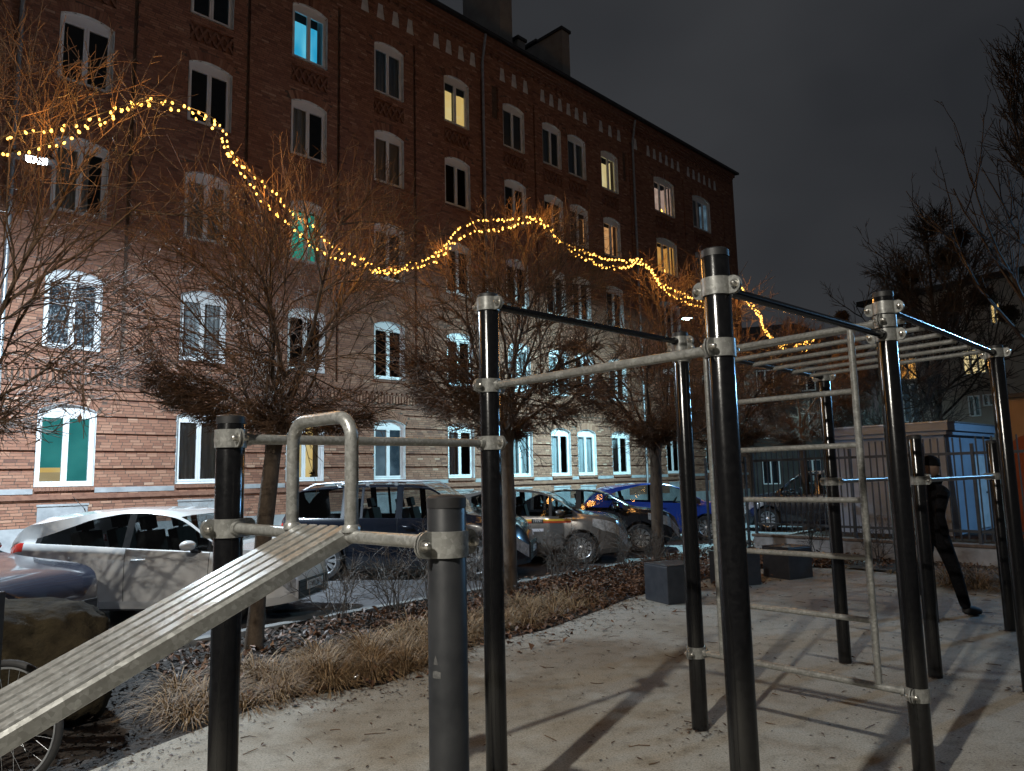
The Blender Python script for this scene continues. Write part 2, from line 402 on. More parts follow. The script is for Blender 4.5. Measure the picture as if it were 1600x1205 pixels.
for g in ([-4.9, -4.25, -3.6, -2.95 + .2], [-1.75, -1.1, -.45, .2], [1.4, 2.05, 2.7, 3.35], [4.4, 5.05, 5.7, 6.35], [7.5, 8.15, 8.8, 9.45 - .3], [10.7, 11.35, 12.0, 12.65 - .35], [13.53, 14.18, 14.83, 15.48], [16.71, 17.33, 17.95, 18.57],
          [20.21, 20.9, 21.59], [22.67, 23.25, 23.83, 24.41, 24.99, 25.58], [26.78, 27.49, 28.2], [29.58], [30.70, 31.27, 31.83, 32.4, 32.96, 33.53], [34.55, 35.12, 35.69, 36.26, 36.83, 37.41]):
    traps += [(x, 17.86, 18.42, 0.17, 0.10) for x in g]
basement = [(s + 0.1, s + w - 0.1, 0.78, 1.28) for (s, w) in COLW]

def cuts(z):
    """wall intervals missing at height z: windows, slots, panels, niches"""
    c = []
    for (x0, x1, z0, sp, r) in openings:
        if z0 <= z < sp: c.append((x0, x1))
        elif sp <= z < sp + r:
            w = x1 - x0; R = (w * w / 4 + r * r) / (2 * r); h = z - (sp + r - R)
            k = math.sqrt(max(0, R * R - h * h)); c.append(((x0 + x1) / 2 - k, (x0 + x1) / 2 + k))
    for lst in (slots, panels, basement):
        for (x0, x1, z0, z1) in lst:
            if z0 <= z < z1: c.append((x0, x1))
    for (x, z0, z1, b, t) in traps:
        if z0 <= z < z1:
            k = b + (t - b) * (z - z0) / (z1 - z0); c.append((x - k, x + k))
    c.sort(); out = []
    for a, b in c:
        if out and a <= out[-1][1] + 0.02: out[-1] = (out[-1][0], max(b, out[-1][1]))
        else: out.append((a, b))
    return out

def free(z):
    f, x = [], S0
    for a, b in cuts(z):
        if a > x: f.append((x, a))
        x = max(x, b)
    if x < S1: f.append((x, S1))
    return f

# voussoir zones over the windows replace the running bond
VOUS = 0.27
def in_arch(x, z):
    for (x0, x1, z0, sp, r) in openings:
        if sp - 0.06 < z < sp + r + VOUS + 0.05 and x0 - 0.12 < x < x1 + 0.12:
            w = x1 - x0; R = (w * w / 4 + r * r) / (2 * r); cx = (x0 + x1) / 2; cz = sp + r - R
            rad = math.hypot(x - cx, z - cz)
            half = math.atan2(w / 2, sp - cz)
            if R - 0.05 < rad < R + VOUS + 0.01 and abs(math.atan2(x - cx, z - cz)) < half + 0.02: return True
    return False

def brick_rows():
    bricks, backs = [], []
    nrow = int((ZTOP - 0.80) / COURSE)
    for i in range(nrow):
        z = 0.80 + i * COURSE; zc = z + COURSE / 2
        rust = 1.72 < zc < 4.05
        groove = rust and (i % 6 == 0)
        if 4.10 < zc < 4.74 or zc > 18.75: # behind the mouldings
            backs.append((S0, S1, z, z + COURSE, 0.004)); continue
        for (a, b) in free(zc):
            backs.append((a, b, z - .012 * groove, z + COURSE + .012 * groove, 0.085 if groove else 0.010))
            off = (i % 2) * BL / 2 + 0.05 * ((i * 7) % 3)
            k0 = math.floor((a - off) / BL); x = off + k0 * BL
            while x < b:
                p, q = max(x, a) + 0.007, min(x + BL, b) - 0.007
                if q - p > 0.03 and not in_arch((p + q) / 2, zc):
                    bricks.append((p, q, z + 0.006, z + COURSE - 0.006, 0.075 if groove else float(rng.normal(0, 0.0025))))
                x += BL
    return bricks, backs
bricks, backs = brick_rows()

def slabs(B, ys, yb):
    """bricks as five-sided boxes: B (N,4) x0,x1,z0,z1, front at ys, back at yb"""
    B = np.asarray(B); N = len(B)
    x0, x1, z0, z1 = B.T[:4]
    j = rng.normal(0, 0.0016, (N, 4))
    V = np.empty((N, 8, 3))
    for k, (xx, zz) in enumerate(((x0 + j[:, 0], z0 + j[:, 1]), (x1 + j[:, 2], z0 + j[:, 1]), (x1 + j[:, 2], z1 + j[:, 3]), (x0 + j[:, 0], z1 + j[:, 3]))):
        V[:, k, 0] = xx; V[:, k, 1] = ys; V[:, k, 2] = zz
        V[:, k + 4, 0] = xx; V[:, k + 4, 1] = yb; V[:, k + 4, 2] = zz
    f = np.array([(0, 1, 2, 3), (0, 4, 5, 1), (1, 5, 6, 2), (2, 6, 7, 3), (3, 7, 4, 0)])
    F = (f[None] + (np.arange(N) * 8)[:, None, None]).reshape(-1, 4)
    return V.reshape(-1, 3), F
BK = np.array(bricks)
def tints(n):
    t = rng.beta(5, 5, n); k = rng.random(n)
    t = np.where(k > 0.97, 0.8 + 0.2 * rng.random(n), t); t = np.where(k < 0.05, 0.05 + 0.18 * rng.random(n), t)
    return t
# the bricks that show largest: the ground storey between the second and third windows, each a part
near = (BK[:, 0] > 5.74) & (BK[:, 1] < 7.64) & (BK[:, 2] > 1.74) & (BK[:, 2] < 4.1) & (BK[:, 4] < 0.05)
cand = np.where(near)[0][:290]
sel = np.zeros(len(BK), bool); sel[cand] = True
shared = {}
for bi in cand:
    x0, x1, z0, z1, y = BK[bi]
    L = round(float(x1 - x0), 2); v = int(rng.integers(0, 6)); key = (L, v)
    if key not in shared:
        V, F = slabs([(-L / 2, L / 2, -(z1 - z0) / 2, (z1 - z0) / 2)], 0.0, 0.105)
        shared[key] = np_mesh('brick', V, F, M['brick'], attrs={'tint': np.full(5, [0.28, 0.41, 0.48, 0.55, 0.64, 0.74][v])})
    link('brick', shared[key], house, ((x0 + x1) / 2, y, (z0 + z1) / 2))
R_ = BK[~sel]
V, F = slabs(R_[:, :4], R_[:, 4], np.full(len(R_), 0.105))
tag(link('brickwork', np_mesh('brickwork', V, F, M['brick'], attrs={'tint': np.repeat(tints(len(R_)), 5)}), house), kind='stuff')
# mortar bed behind the bricks, with the real openings
Bk = np.array(backs)
Vb = np.empty((len(Bk), 4, 3)); 
for k, (xi, zi) in enumerate(((0, 2), (1, 2), (1, 3), (0, 3))):
    Vb[:, k, 0] = Bk[:, xi]; Vb[:, k, 1] = Bk[:, 4]; Vb[:, k, 2] = Bk[:, zi]
link('wall', np_mesh('wall', Vb.reshape(-1, 3), np.arange(len(Bk) * 4).reshape(-1, 4), M['mortar']), house)

# arches of upright bricks
arch_V, arch_tot = [], 0
for (x0, x1, z0, sp, r) in openings:
    w = x1 - x0; R = (w * w / 4 + r * r) / (2 * r); cx = (x0 + x1) / 2; cz = sp + r - R
    half = math.atan2(w / 2, sp - cz); n = max(10, int(round(w * 1.12 / 0.079)))
    near_w = z0 < 2 and 4 < x0 < 12
    for k in range(n):
        a0 = -half + 2 * half * (k + 0.06) / n; a1 = -half + 2 * half * (k + 0.94) / n
        pts = [(cx + rr * math.sin(aa), cz + rr * math.cos(aa)) for rr, aa in ((R + .004, a0), (R + .004, a1), (R + VOUS, a1), (R + VOUS, a0))]
        y = float(rng.normal(-0.006, 0.003))
        vv = [(p[0], y, p[1]) for p in pts] + [(p[0], 0.08, p[1]) for p in pts]
        if near_w:
            me = np_mesh('arch_brick', vv, [(0, 1, 2, 3), (0, 4, 5, 1), (1, 5, 6, 2), (2, 6, 7, 3), (3, 7, 4, 0)], M['brick'], attrs={'tint': np.full(5, float(tints(1)[0]))})
            link('arch_brick', me, house)
        else: arch_V.append(vv)
AV = np.array(arch_V); nA = len(AV)
f5 = np.array([(0, 1, 2, 3), (0, 4, 5, 1), (1, 5, 6, 2), (2, 6, 7, 3), (3, 7, 4, 0)])
tag(link('arch_brickwork', np_mesh('arch_brickwork', AV.reshape(-1, 3), (f5[None] + (np.arange(nA) * 8)[:, None, None]).reshape(-1, 4), M['brick'], attrs={'tint': np.repeat(tints(nA), 5)}), house), kind='stuff')

# string course between ground and first floor
m = MB()
m.bx(S0, S1, -0.07, 0.07, 4.10, 4.17).bx(S0, S1, -0.035, 0.07, 4.17, 4.20)
m.bx(S0, S1, -0.05, 0.07, 4.505, 4.535).bx(S0, S1, -0.10, 0.07, 4.60, 4.665).bx(S0, S1, -0.075, 0.07, 4.665, 4.715).bx(S0, S1, -0.04, 0.07, 4.715, 4.745)
m.build('string_course', M['brick_plain'], house)
nd = int((S1 - S0) / 0.118); DB, DT = [], []
for k in range(nd):
    x = S0 + k * 0.118; lo = 4.27 if k % 2 else 4.23
    DB.append((x, x + 0.066, lo, 4.50))
for k in range(int((S1 - S0) / 0.20)):
    x = S0 + k * 0.20; DT.append((x, x + 0.115, 4.540, 4.595))
Va, Fa_ = slabs(DB, np.full(len(DB), -0.045), np.full(len(DB), 0.02)); Vc, Fc = slabs(DT, np.full(len(DT), -0.085), np.full(len(DT), 0.02))
V, F = merge([(Va, Fa_), (Vc, Fc)])
tag(link('dentil_course', np_mesh('dentil_course', V, F, M['brick'], attrs={'tint': np.repeat(tints(len(DB) + len(DT)), 5)}), house), kind='stuff')

# plinth, ledge, white band
m = MB(); m.bx(S0, S1, -0.035, 0.07, 0.0, 0.80); m.build('plinth', M['plaster_grey'], house)
m = MB(); m.bx(S0, S1, -0.075, 0.06, 1.44, 1.50).bx(S0, S1, -0.045, 0.06, 1.50, 1.545); m.build('ledge', M['brick_plain'], house)
xs = [S0] + [v for (s, w) in COLW for v in (s - 0.02, s + w + 0.02)] + [S1]
for a, b in zip(xs[::2], xs[1::2]):
    m = MB(); m.bx(a, b, -0.022, 0.06, 1.575, 1.70); m.build('white_band', M['plaster_grey'], house)

# frieze niches (white backs), lattice panels, cornice, roof
nm = MB(); nm.prism([(-0.20, -0.34), (0.20, -0.34), (0.125, 0.34), (-0.125, 0.34)], 0.030, 0.11)
nmesh = nm.mesh('frieze_niche', M['plaster'])
for (x, z0, z1, b, t) in traps: link('frieze_niche', nmesh, house, (x, 0, (z0 + z1) / 2))
for (x0, x1, z0, z1) in slots:
    m = MB(); m.bx(x0 - .02, x1 + .02, .082, .11, z0 - .06, z1 + .06); m.build('recess', M['mortar'], house)
lat = {}
for (x0, x1, z0, z1) in panels:
    w = round(x1 - x0, 2)
    if w not in lat:
        m = MB(); n = 5 if w < 1.5 else 7; cw = w / n; h = z1 - z0
        m.bx(-w / 2 - .03, w / 2 + .03, 0.082, 0.11, -.05, h + .06)
        for k in range(n):
            cx = -w / 2 + cw * (k + .5)
            for sgn in (-1, 1):
                L = math.hypot(cw, h - .1); ang = sgn * math.atan2(h - .1, cw)
                Mt = Matrix.Translation((cx, 0.03, h / 2)) @ Matrix.Rotation(-ang, 4, 'Y')
                m.bx(-L / 2, L / 2, -0.026 - .003 * sgn, 0.03, -0.032, 0.032, M=Mt)
        lat[w] = m.mesh('lattice_panel', M['brick_plain'])
    link('lattice_panel', lat[w], house, ((x0 + x1) / 2, 0, z0))
m = MB(); m.bx(S0, S1, -0.06, 0.05, 18.78, 18.86).bx(S0, S1, -0.12, 0.05, 18.86, 18.98).bx(S0, S1, -0.19, 0.05, 18.98, 19.10).bx(S0, S1 + .1, -0.26, 0.05, 19.10, 19.30)
for k in range(int((S1 - S0) / .36)):
    x = S0 + k * .36; m.bx(x, x + .13, -0.105, 0.0, 18.62, 18.78)
m.build('cornice', M['brick_plain'], house)
m = MB(); m.add([(S0, -0.42, 19.30), (S1 + .35, -0.42, 19.30), (S1 + .35, 9.5, 20.9), (S0, 9.5, 20.9), (S0, -0.42, 19.43), (S1 + .35, -0.42, 19.43), (S1 + .35, 9.5, 21.03), (S0, 9.5, 21.03)],
                [(0, 1, 2, 3), (4, 7, 6, 5), (0, 4, 5, 1), (1, 5, 6, 2), (2, 6, 7, 3), (3, 7, 4, 0)])
roof = m.build('roof', M['roof_dark'], house)
for (s, w, y0, y1, zt) in ((21.15, 0.75, 1.0, 3.4, 24.6), (25.3, 0.55, 1.0, 4.2, 22.9), (22.15, 0.45, 0.9, 1.6, 21.0)):
    m = MB(); m.bx(s, s + w, y0, y1, 19.2, zt); ch = m.build('chimney', M['chimney'], house)
    m = MB(); m.bx(s - .07, s + w + .07, y0 - .07, (y0 + y1) / 2 - .05, zt, zt + .14); m.bx(s - .07, s + w + .07, (y0 + y1) / 2, y1 + .07, zt + .10 * (y1 > 3), zt + .24); m.build('chimney_cap', M['roof_dark'], ch)
m = MB(); m.bx(S1, S1 + 0.3, 0.0, 12.0, 0.0, 19.29); m.bx(S0 - .3, S0, 0.0, 12.0, 0.0, 19.29); m.bx(S0, S1, 11.7, 12.0, 0.0, 19.29); m.build('end_wall', M['brick_plain'], house)
m = MB(); m.bx(S0, S1, 1.25, 1.35, 0.3, 19.1)
for z in (1.35, 4.75, 8.1, 11.5, 14.75, 18.7): m.bx(S0, S1, 0.10, 1.25, z - .12, z)
m.build('inner_wall', M['dark_room'], house)
for (s, zt) in ((3.62, 18.4), (18.98, 18.5), (29.15, 18.4)):
    m = MB(); m.tube([(s, -0.11, 0.1), (s, -0.11, zt - .3), (s, -0.20, zt + .1), (s, -0.32, zt + .75)], 0.055, 10)
    for z in np.arange(1.2, zt - .5, 2.4): m.lathe([(.066, 0), (.066, .04)], 10, Matrix.Translation((s, -0.11, z)))
    m.build('downpipe', M['zinc'], house, smooth=50)

# windows: reveal, frame, panes, what stands behind them
def arch_pts(w, r, n=10):
    R = (w * w / 4 + r * r) / (2 * r); half = math.asin(w / 2 / R)
    return [(R * math.sin(-half + 2 * half * k / n), R * math.cos(-half + 2 * half * k / n) - (R - r)) for k in range(n + 1)]
_wcache = {}
def window_meshes(w, h, r, n):
    key = (round(w, 2), round(h, 2), n)
    if key in _wcache: return _wcache[key]
    # reveal: plastered jambs, soffit, sill (inner skin of the opening, 0.165 deep)
    a = arch_pts(w, r); poly = [(-w / 2, 0)] + [(-w / 2, h)] + [(x, h + z) for x, z in a[1:-1]] + [(w / 2, h), (w / 2, 0)]
    rv = MB(); N = len(poly); inn = []
    for (x, z) in poly: inn.append((x * (1 - .012 / (w / 2)), z - .006 if z > .1 else z + .012))
    V = [(x, -0.004, z) for x, z in poly] + [(x, -0.004, z) for x, z in inn] + [(x, 0.17, z) for x, z in inn]
    F = [(i, (i + 1) % N, (i + 1) % N + N, i + N) for i in range(N)] + [(i + N, (i + 1) % N + N, (i + 1) % N + 2 * N, i + 2 * N) for i in range(N)]
    rv.add(V, F); reveal = rv.mesh('reveal', M['plaster'])
    # frame: fixed frame, arched head filler, sashes
    fr = MB(); y0, y1 = 0.115, 0.165; t = 0.062
    top = h - 0.05
    fr.bx(-w / 2 + .012, -w / 2 + t, y0, y1, 0.01, top).bx(w / 2 - t, w / 2 - .012, y0, y1, 0.01, top).bx(-w / 2 + t, w / 2 - t, y0, y1, 0.01, t).bx(-w / 2 + t, w / 2 - t, y0, y1, top - t, top)
    head = [(-w / 2 + .012, top), (w / 2 - .012, top)] + [(x * .985, h + z - .004) for x, z in a[::-1]]
    fr.prism(head, y0 + .002, y1)
    cw = (w - 2 * t) / n; s = 0.062; ps = []
    for k in range(n):
        xa = -w / 2 + t + k * cw; xb = xa + cw
        fr.bx(xa + .003, xa + s, y0 - .018, y1 - .005, t + .003, top - t - .003).bx(xb - s, xb - .003, y0 - .018, y1 - .005, t + .003, top - t - .003)
        fr.bx(xa + s, xb - s, y0 - .018, y1 - .005, t + .003, t + s).bx(xa + s, xb - s, y0 - .018, y1 - .005, top - t - s, top - t - .003)
        ps.append((xa + s, xb - s, t + s, top - t - s))
    frame = fr.mesh('window', M['pvc'])
    panes = []
    for (xa, xb, za, zb) in ps:
        g = MB(); g.add([(xa, 0.128, za), (xb, 0.128, za), (xb, 0.128, zb), (xa, 0.128, zb)], [(0, 1, 2, 3)]); panes.append(g.mesh('pane', M['pane']))
    sl = MB(); sl.bx(-w / 2 - .05, w / 2 + .05, -0.05, 0.11, -0.035, 0.004)
    nb = int(w / .078)
    bs = MB()
    for k in range(nb):
        x = -w / 2 + (k + .04) * w / nb; bs.add([(x, -.075, -.10), (x + w / nb * .92, -.075, -.10), (x + w / nb * .92, -.062, -.045), (x, -.062, -.045), (x, .03, -.10), (x + w / nb * .92, .03, -.10), (x + w / nb * .92, .03, 0.0), (x, .03, 0.0)], [(0, 1, 2, 3), (3, 2, 6, 7), (0, 4, 5, 1), (1, 5, 6, 2), (3, 7, 4, 0)])
    _wcache[key] = (reveal, frame, panes, sl.mesh('sill', M['pvc']), bs.mesh('brick_sill', M['brick_plain']), ps, top)
    return _wcache[key]

def wavy(x0, x1, z0, z1, y, amp=0.025, per=0.13, n=28):
    V, F = [], []
    for k in range(n + 1):
        x = x0 + (x1 - x0) * k / n; yy = y + amp * math.sin(2 * math.pi * x / per) + amp * .5 * math.sin(x * 31)
        V += [(x, yy, z0), (x, yy * 1.0, z1)]
    for k in range(n): F.append((2 * k, 2 * k + 2, 2 * k + 3, 2 * k + 1))
    return V, F
LIT = {  # (column, floor): (material of the lit room or painted glow, label)
    (5, 4): ('lit_cyan', 'window glowing bright cyan'), (5, 2): ('lit_green', 'window glowing green'), (7, 4): ('lit_yellow', 'window lit yellow under dark half blinds'),
    (11, 4): ('lit_pale', 'pale yellow lit window'), (11, 3): ('lit_orange', 'orange lit window'), (12, 4): ('lit_pink', 'rose lit wide window with a table lamp'), (12, 3): ('lit_amber', 'amber lit wide window with a lamp'),
    (5, 0): ('lit_yellow', 'ground floor window lit yellow with plants'), (3, 0): ('curtain_teal', 'ground floor window with teal blinds'), (13, 4): ('dimblue_glow', None), (6, 0): ('dimblue_glow', None)}  # ground floor dim blue: glow painted in for a reflection on dark glass
CURT = {(3, 1): 'curtain_lace', (6, 3): 'curtain_beige', (7, 0): 'curtain_white', (8, 0): 'curtain_white', (9, 0): 'curtain_white', (10, 0): 'curtain_white', (11, 0): 'curtain_white', (4, 0): 'curtain_white', (4, 1): 'curtain_white', (9, 4): 'curtain_white', (10, 4): 'curtain_white', (13, 4): 'curtain_white', (8, 4): 'curtain_beige', (4, 2): 'curtain_white', (8, 1): 'curtain_white', (9, 1): 'curtain_white', (13, 3): 'curtain_white', (5, 3): 'curtain_white', (6, 4): 'curtain_white', (6, 2): 'curtain_lace', (3, 2): 'curtain_white', (1, 1): 'curtain_white', (2, 0): 'curtain_lace', (2, 3): 'curtain_white'}
for ci, (s, w) in enumerate(COLW):
    for fi, (za, zb) in enumerate(FLOOR):
        h = zb - za; n = 3 if w > 1.5 else 2
        reveal, frame, panes, sill, bsill, ps, top = window_meshes(w, h, RISE, n)
        wo = link('window', frame, house, (s + w / 2, 0, za))
        link('reveal', reveal, wo)
        opened = (ci, fi) == (7, 3)
        for pm in panes:
            if not opened: link('pane', pm, wo)
        if fi in (0, 1, 3): link('brick_sill', bsill, wo)
        key = (ci, fi)
        if key in LIT:
            mt, lb = LIT[key]
            if lb: wo['label'] = lb
            g = MB()
            if mt == 'curtain_teal':
                g.add([(-.6, .185, .45), (-.02, .185, .45), (-.02, .185, h), (-.6, .185, h)], [(0, 1, 2, 3)]); g.add([(.0, .185, .09), (.6, .185, .09), (.6, .185, h), (.0, .185, h)], [(0, 1, 2, 3)])
                g.build('blind', M[mt], wo)
                g = MB(); g.add([(-.6, .20, .02), (-.02, .20, .02), (-.02, .20, .34), (-.6, .20, .34)], [(0, 1, 2, 3)]); g.build('lit_lower_panel', M['lit_cream'], wo)
                g = MB(); g.add([(-.6, .198, .34), (-.02, .198, .34), (-.02, .198, .455), (-.6, .198, .455)], [(0, 1, 2, 3)]); g.build('blind_rail', M['lit_yellow'], wo)
            else:
                g.add([(-w / 2 - .35, .95, -.1), (w / 2 + .35, .95, -.1), (w / 2 + .35, .95, h + .1), (-w / 2 - .35, .95, h + .1)], [(0, 1, 2, 3)])
                g.add([(w / 2 + .3, .2, -.1), (w / 2 + .3, .95, -.1), (w / 2 + .3, .95, h + .1), (w / 2 + .3, .2, h + .1)], [(0, 1, 2, 3)])
                g.build('window_glow', M[mt], wo)
                g = MB()
                V, F = wavy(-w / 2 + .03, -w / 2 + .20, .05, h, .26, n=10); g.add(V, F); V, F = wavy(w / 2 - .22, w / 2 - .03, .05, h, .26, n=10); g.add(V, F)
                if ci in (5, 12, 11): g.build('curtain', M['curtain_beige' if ci != 5 else 'curtain_white'], wo)
                if key == (7, 4):
                    g = MB(); g.bx(-w / 2 + .03, w / 2 - .03, .19, .21, h - .42, h); g.build('blind', M['trim'], wo)
                    g = MB(); g.bx(-.03, .09, .22, .27, 0, h); g.build('curtain', M['trim'], wo)
                if key in ((12, 4), (12, 3)):
                    g = MB(); g.lathe([(.10, 0), (.13, .03), (.07, .2)], 10, Matrix.Translation((.1, .35, .18))); g.build('table_lamp', M['bulb'], wo, smooth=60)
                if key == (5, 0):
                    for px_ in (-.42, .38):
                        g = MB(); g.lathe([(.05, 0), (.07, .12)], 8, Matrix.Translation((px_, .25, .06)))
                        for q in range(26):
                            a = rng.random() * 6.28; el = rng.random() * 1.2 + .2; L = .08 + .16 * rng.random()
                            d_ = Vector((math.cos(a) * math.cos(el), math.sin(a) * math.cos(el), math.sin(el))); o_ = Vector((px_, .25, .18)); e_ = o_ + d_ * L
                            sd = d_.cross(Vector((0, 0, 1))).normalized() * .02
                            g.add([o_, e_ - d_ * L * .4 + sd, e_, e_ - d_ * L * .4 - sd], [(0, 1, 2, 3)])
                        g.build('pot_plant', M['leaf_green'] if 'leaf_green' in M else M['trim'], wo)
        if key in CURT:
            g = MB(); V, F = wavy(-w / 2 + .02, w / 2 - .02, .02, h + .02, .235); 
            if CURT[key] == 'curtain_white' and ci % 2: V, F = wavy(-w / 2 + .02, .0 + .12 * (fi % 3), .02, h + .02, .235)
            if CURT[key] == 'curtain_beige': V, F = [(-w / 2, .2, .0), (w / 2, .2, .0), (w / 2, .2, h), (-w / 2, .2, h)], [(0, 1, 2, 3)]
            g.add(V, F); g.build('curtain', M[CURT[key]], wo)
for (x0, x1, z0, z1) in basement:
    m = MB(); m.bx(x0, x1, 0.02, 0.06, z0, z1); m.bx(x0 - .02, x1 + .02, -.01, .03, z1, z1 + .05); m.build('basement_window', M['plaster_grey'], house)
#PART3

# ------------------------------------------------------------------ ground, street, beds
def sheet(name, poly, z, mat, kind='structure'):
    m = MB(); m.add([(x, y, z) for x, y in poly], [tuple(range(len(poly)))])
    return tag(m.build(name, mat), kind=kind)
KD = Vector((0.676, 0.737, 0)); KN = Vector((-0.737, 0.676, 0)); K0 = Vector((-2.1, 10.0, 0))
def kp(t, n, z=0.0): 
    v = K0 + KD * t + KN * n; return (v.x, v.y, z)
sheet('ground', [(-300, -300), (300, -300), (300, 300), (-300, 300)], -0.10, M['soil'])
sheet('asphalt_road', [kp(-40, -0.05)[:2], kp(60, -0.05)[:2], kp(60, 9.6)[:2], kp(-40, 9.6)[:2]], -0.05, M['asphalt'])
sheet('yard_asphalt', [(5.9, 17.2), (12.0, 10.0), (60, 10), (60, 60), (20, 60)], -0.045, M['asphalt'])
m = MB()
for k in range(-30, 50):
    a = kp(k + .006, -0.15); b = kp(k + .994, -0.15)
    u = KD * 0.988; v = KN * 0.15
    P0 = Vector(kp(k + .006, -0.15, -0.1))
    V = [P0, P0 + u, P0 + u + v, P0 + v]; V += [p + Vector((0, 0, 0.135)) for p in V]
    m.add(V, [(0, 1, 5, 4), (1, 2, 6, 5), (2, 3, 7, 6), (3, 0, 4, 7), (4, 5, 6, 7)])
tag(m.build('kerb', M['kerb']), kind='structure')
# footway along the house, with its own kerb
m = MB(); A = Vector(kp(-40, 9.6, -0.1)); u = KD * 100; v = KN * 5.0; h = Vector((0, 0, 0.16))
m.add([A, A + u, A + u + v, A + v, A + h, A + u + h, A + u + v + h, A + v + h], [(0, 1, 5, 4), (4, 5, 6, 7), (3, 2, 6, 7)])
tag(m.build('pavement', M['paving']), kind='structure')
# planting bed, gently humped
def bed_h(x, y):
    return 0.018 * math.sin(2.3 * x + .7) * math.sin(1.9 * y) + 0.012 * math.sin(5.1 * x + 3.7 * y)
PAD = [(-6.5, 0.2), (-2.61, 4.70), (-1.92, 6.06), (-1.13, 6.45), (-0.45, 7.80), (0.29, 8.51), (1.05, 9.65), (1.60, 10.60), (2.6, 11.7), (3.7, 12.9), (4.7, 13.6), (5.7, 13.1), (7.2, 11.0), (9.3, 8.2), (14, 2.0), (14, -8), (-6.5, -8)]
def in_poly(x, y, poly):
    c = False; n = len(poly)
    for i in range(n):
        x0, y0 = poly[i]; x1, y1 = poly[(i + 1) % n]
        if (y0 > y) != (y1 > y) and x < (x1 - x0) * (y - y0) / (y1 - y0) + x0: c = not c
    return c
nx, ny = 150, 60
V = []
for i in range(nx + 1):
    for j in range(ny + 1):
        p = kp(-16 + 40 * i / nx, -7.0 + 6.83 * j / ny); V.append((p[0], p[1], -0.018 + bed_h(p[0], p[1]) * .6))
F = [(i * (ny + 1) + j, (i + 1) * (ny + 1) + j, (i + 1) * (ny + 1) + j + 1, i * (ny + 1) + j + 1) for i in range(nx) for j in range(ny)]
tag(link('planting_bed', np_mesh('planting_bed', V, F, M['soil'], smooth=True)), kind='structure')
m = MB(); n = len(PAD)
V = [(x, y, 0.0) for x, y in PAD] + [(x, y, -0.09) for x, y in PAD]
m.add(V, [tuple(range(n))] + [(i, i + n, (i + 1) % n + n, (i + 1) % n) for i in range(n)])
pad = tag(m.build('safety_surface', M['pad']), kind='structure')
# soft ground strip before the fence
sheet('fence_bed', [(4.9, 14.0), (5.9, 13.05), (7.4, 11.0), (9.5, 8.2), (14.2, 2.0), (15.2, 2.6), (8.7, 12.3), (5.3, 16.6), (4.2, 16.0)], 0.012, M['soil'])

# fallen leaves, bark chips, grass, crumbs: nobody could count them
def flakes(pts, size, yaw, tilt, curl, tint, aspect=1.6):
    """small folded leaf faces: pts (N,3)"""
    N = len(pts); a = yaw
    ux = np.stack([np.cos(a) * np.cos(tilt), np.sin(a) * np.cos(tilt), np.sin(tilt)], -1); uy = np.stack([-np.sin(a), np.cos(a), np.zeros(N)], -1)
    uz = np.cross(ux, uy)
    s = size[:, None]; w = s / aspect
    c = curl[:, None] * s
    V = np.stack([pts - ux * s, pts + uy * w * .9 + uz * c - ux * s * .1, pts + ux * s, pts - uy * w * .9 + uz * c - ux * s * .1, ], 1)
    mid0 = pts - ux * s; 
    b = (np.arange(N) * 4)[:, None]
    F = np.concatenate([b + np.array([[0, 1, 2]]), b + np.array([[0, 2, 3]])], 0)
    return V.reshape(-1, 3), F, np.concatenate([tint, tint])
pts = []; 
while len(pts) < 13000:
    t = rng.uniform(-3.0, 11.5); q = rng.random(); nrm = -0.2 - 3.2 * q
    p = kp(t, nrm)
    if in_poly(p[0], p[1], PAD):
        if rng.random() > 0.05: continue
    dens = 0.35 + 0.65 * (math.sin(t * 1.3 + 1) * .5 + .5)
    if t > 3.2: dens = 1.0
    if rng.random() > dens: continue
    pts.append((p[0], p[1], 0.004 + abs(rng.normal(0, .022)) * (1.7 if t > 3 else 1)))
for k in range(7000):
    t = rng.uniform(2.0, 9.5); q = rng.uniform(-3.0, -.25); p = kp(t, q)
    if not in_poly(p[0], p[1], PAD): pts.append((p[0], p[1], .01 + abs(rng.normal(0, .05))))
for k in range(1500):
    u = rng.random(); v = rng.random()
    x = 5.2 + 5.0 * u + v * 1.5; y = 14.2 - 6.3 * u + v * 1.3
    pts.append((x, y, 0.03 + abs(rng.normal(0, .015))))
pts = np.array(pts); N = len(pts)
V, F, T = flakes(pts, rng.uniform(.022, .055, N), rng.uniform(0, 6.28, N), rng.normal(0, .5, N), rng.normal(.15, .35, N), rng.beta(2, 2.4, N))
tag(link('fallen_leaves', np_mesh('fallen_leaves', V, F, M['leaf'], attrs={'tint': T})), kind='stuff')
pts = []
while len(pts) < 7000:
    t = rng.uniform(-6, 1.2); nrm = -0.25 - 4.2 * rng.random(); p = kp(t, nrm)
    if in_poly(p[0], p[1], PAD): continue
    pts.append((p[0], p[1], 0.0 + abs(rng.normal(0, .014))))
pts = np.array(pts); N = len(pts)
V, F, T = flakes(pts, rng.uniform(.012, .032, N), rng.uniform(0, 6.28, N), rng.normal(0, .3, N), rng.normal(.1, .25, N), rng.beta(1.6, 2.6, N), 2.2)
tag(link('bark_mulch', np_mesh('bark_mulch', V, F, M['chip'], attrs={'tint': T})), kind='stuff')
pts = []
while len(pts) < 4200:
    x, y = rng.uniform(-3, 8), rng.uniform(1.5, 13.5)
    if not in_poly(x, y, PAD): continue
    pts.append((x, y, 0.006))
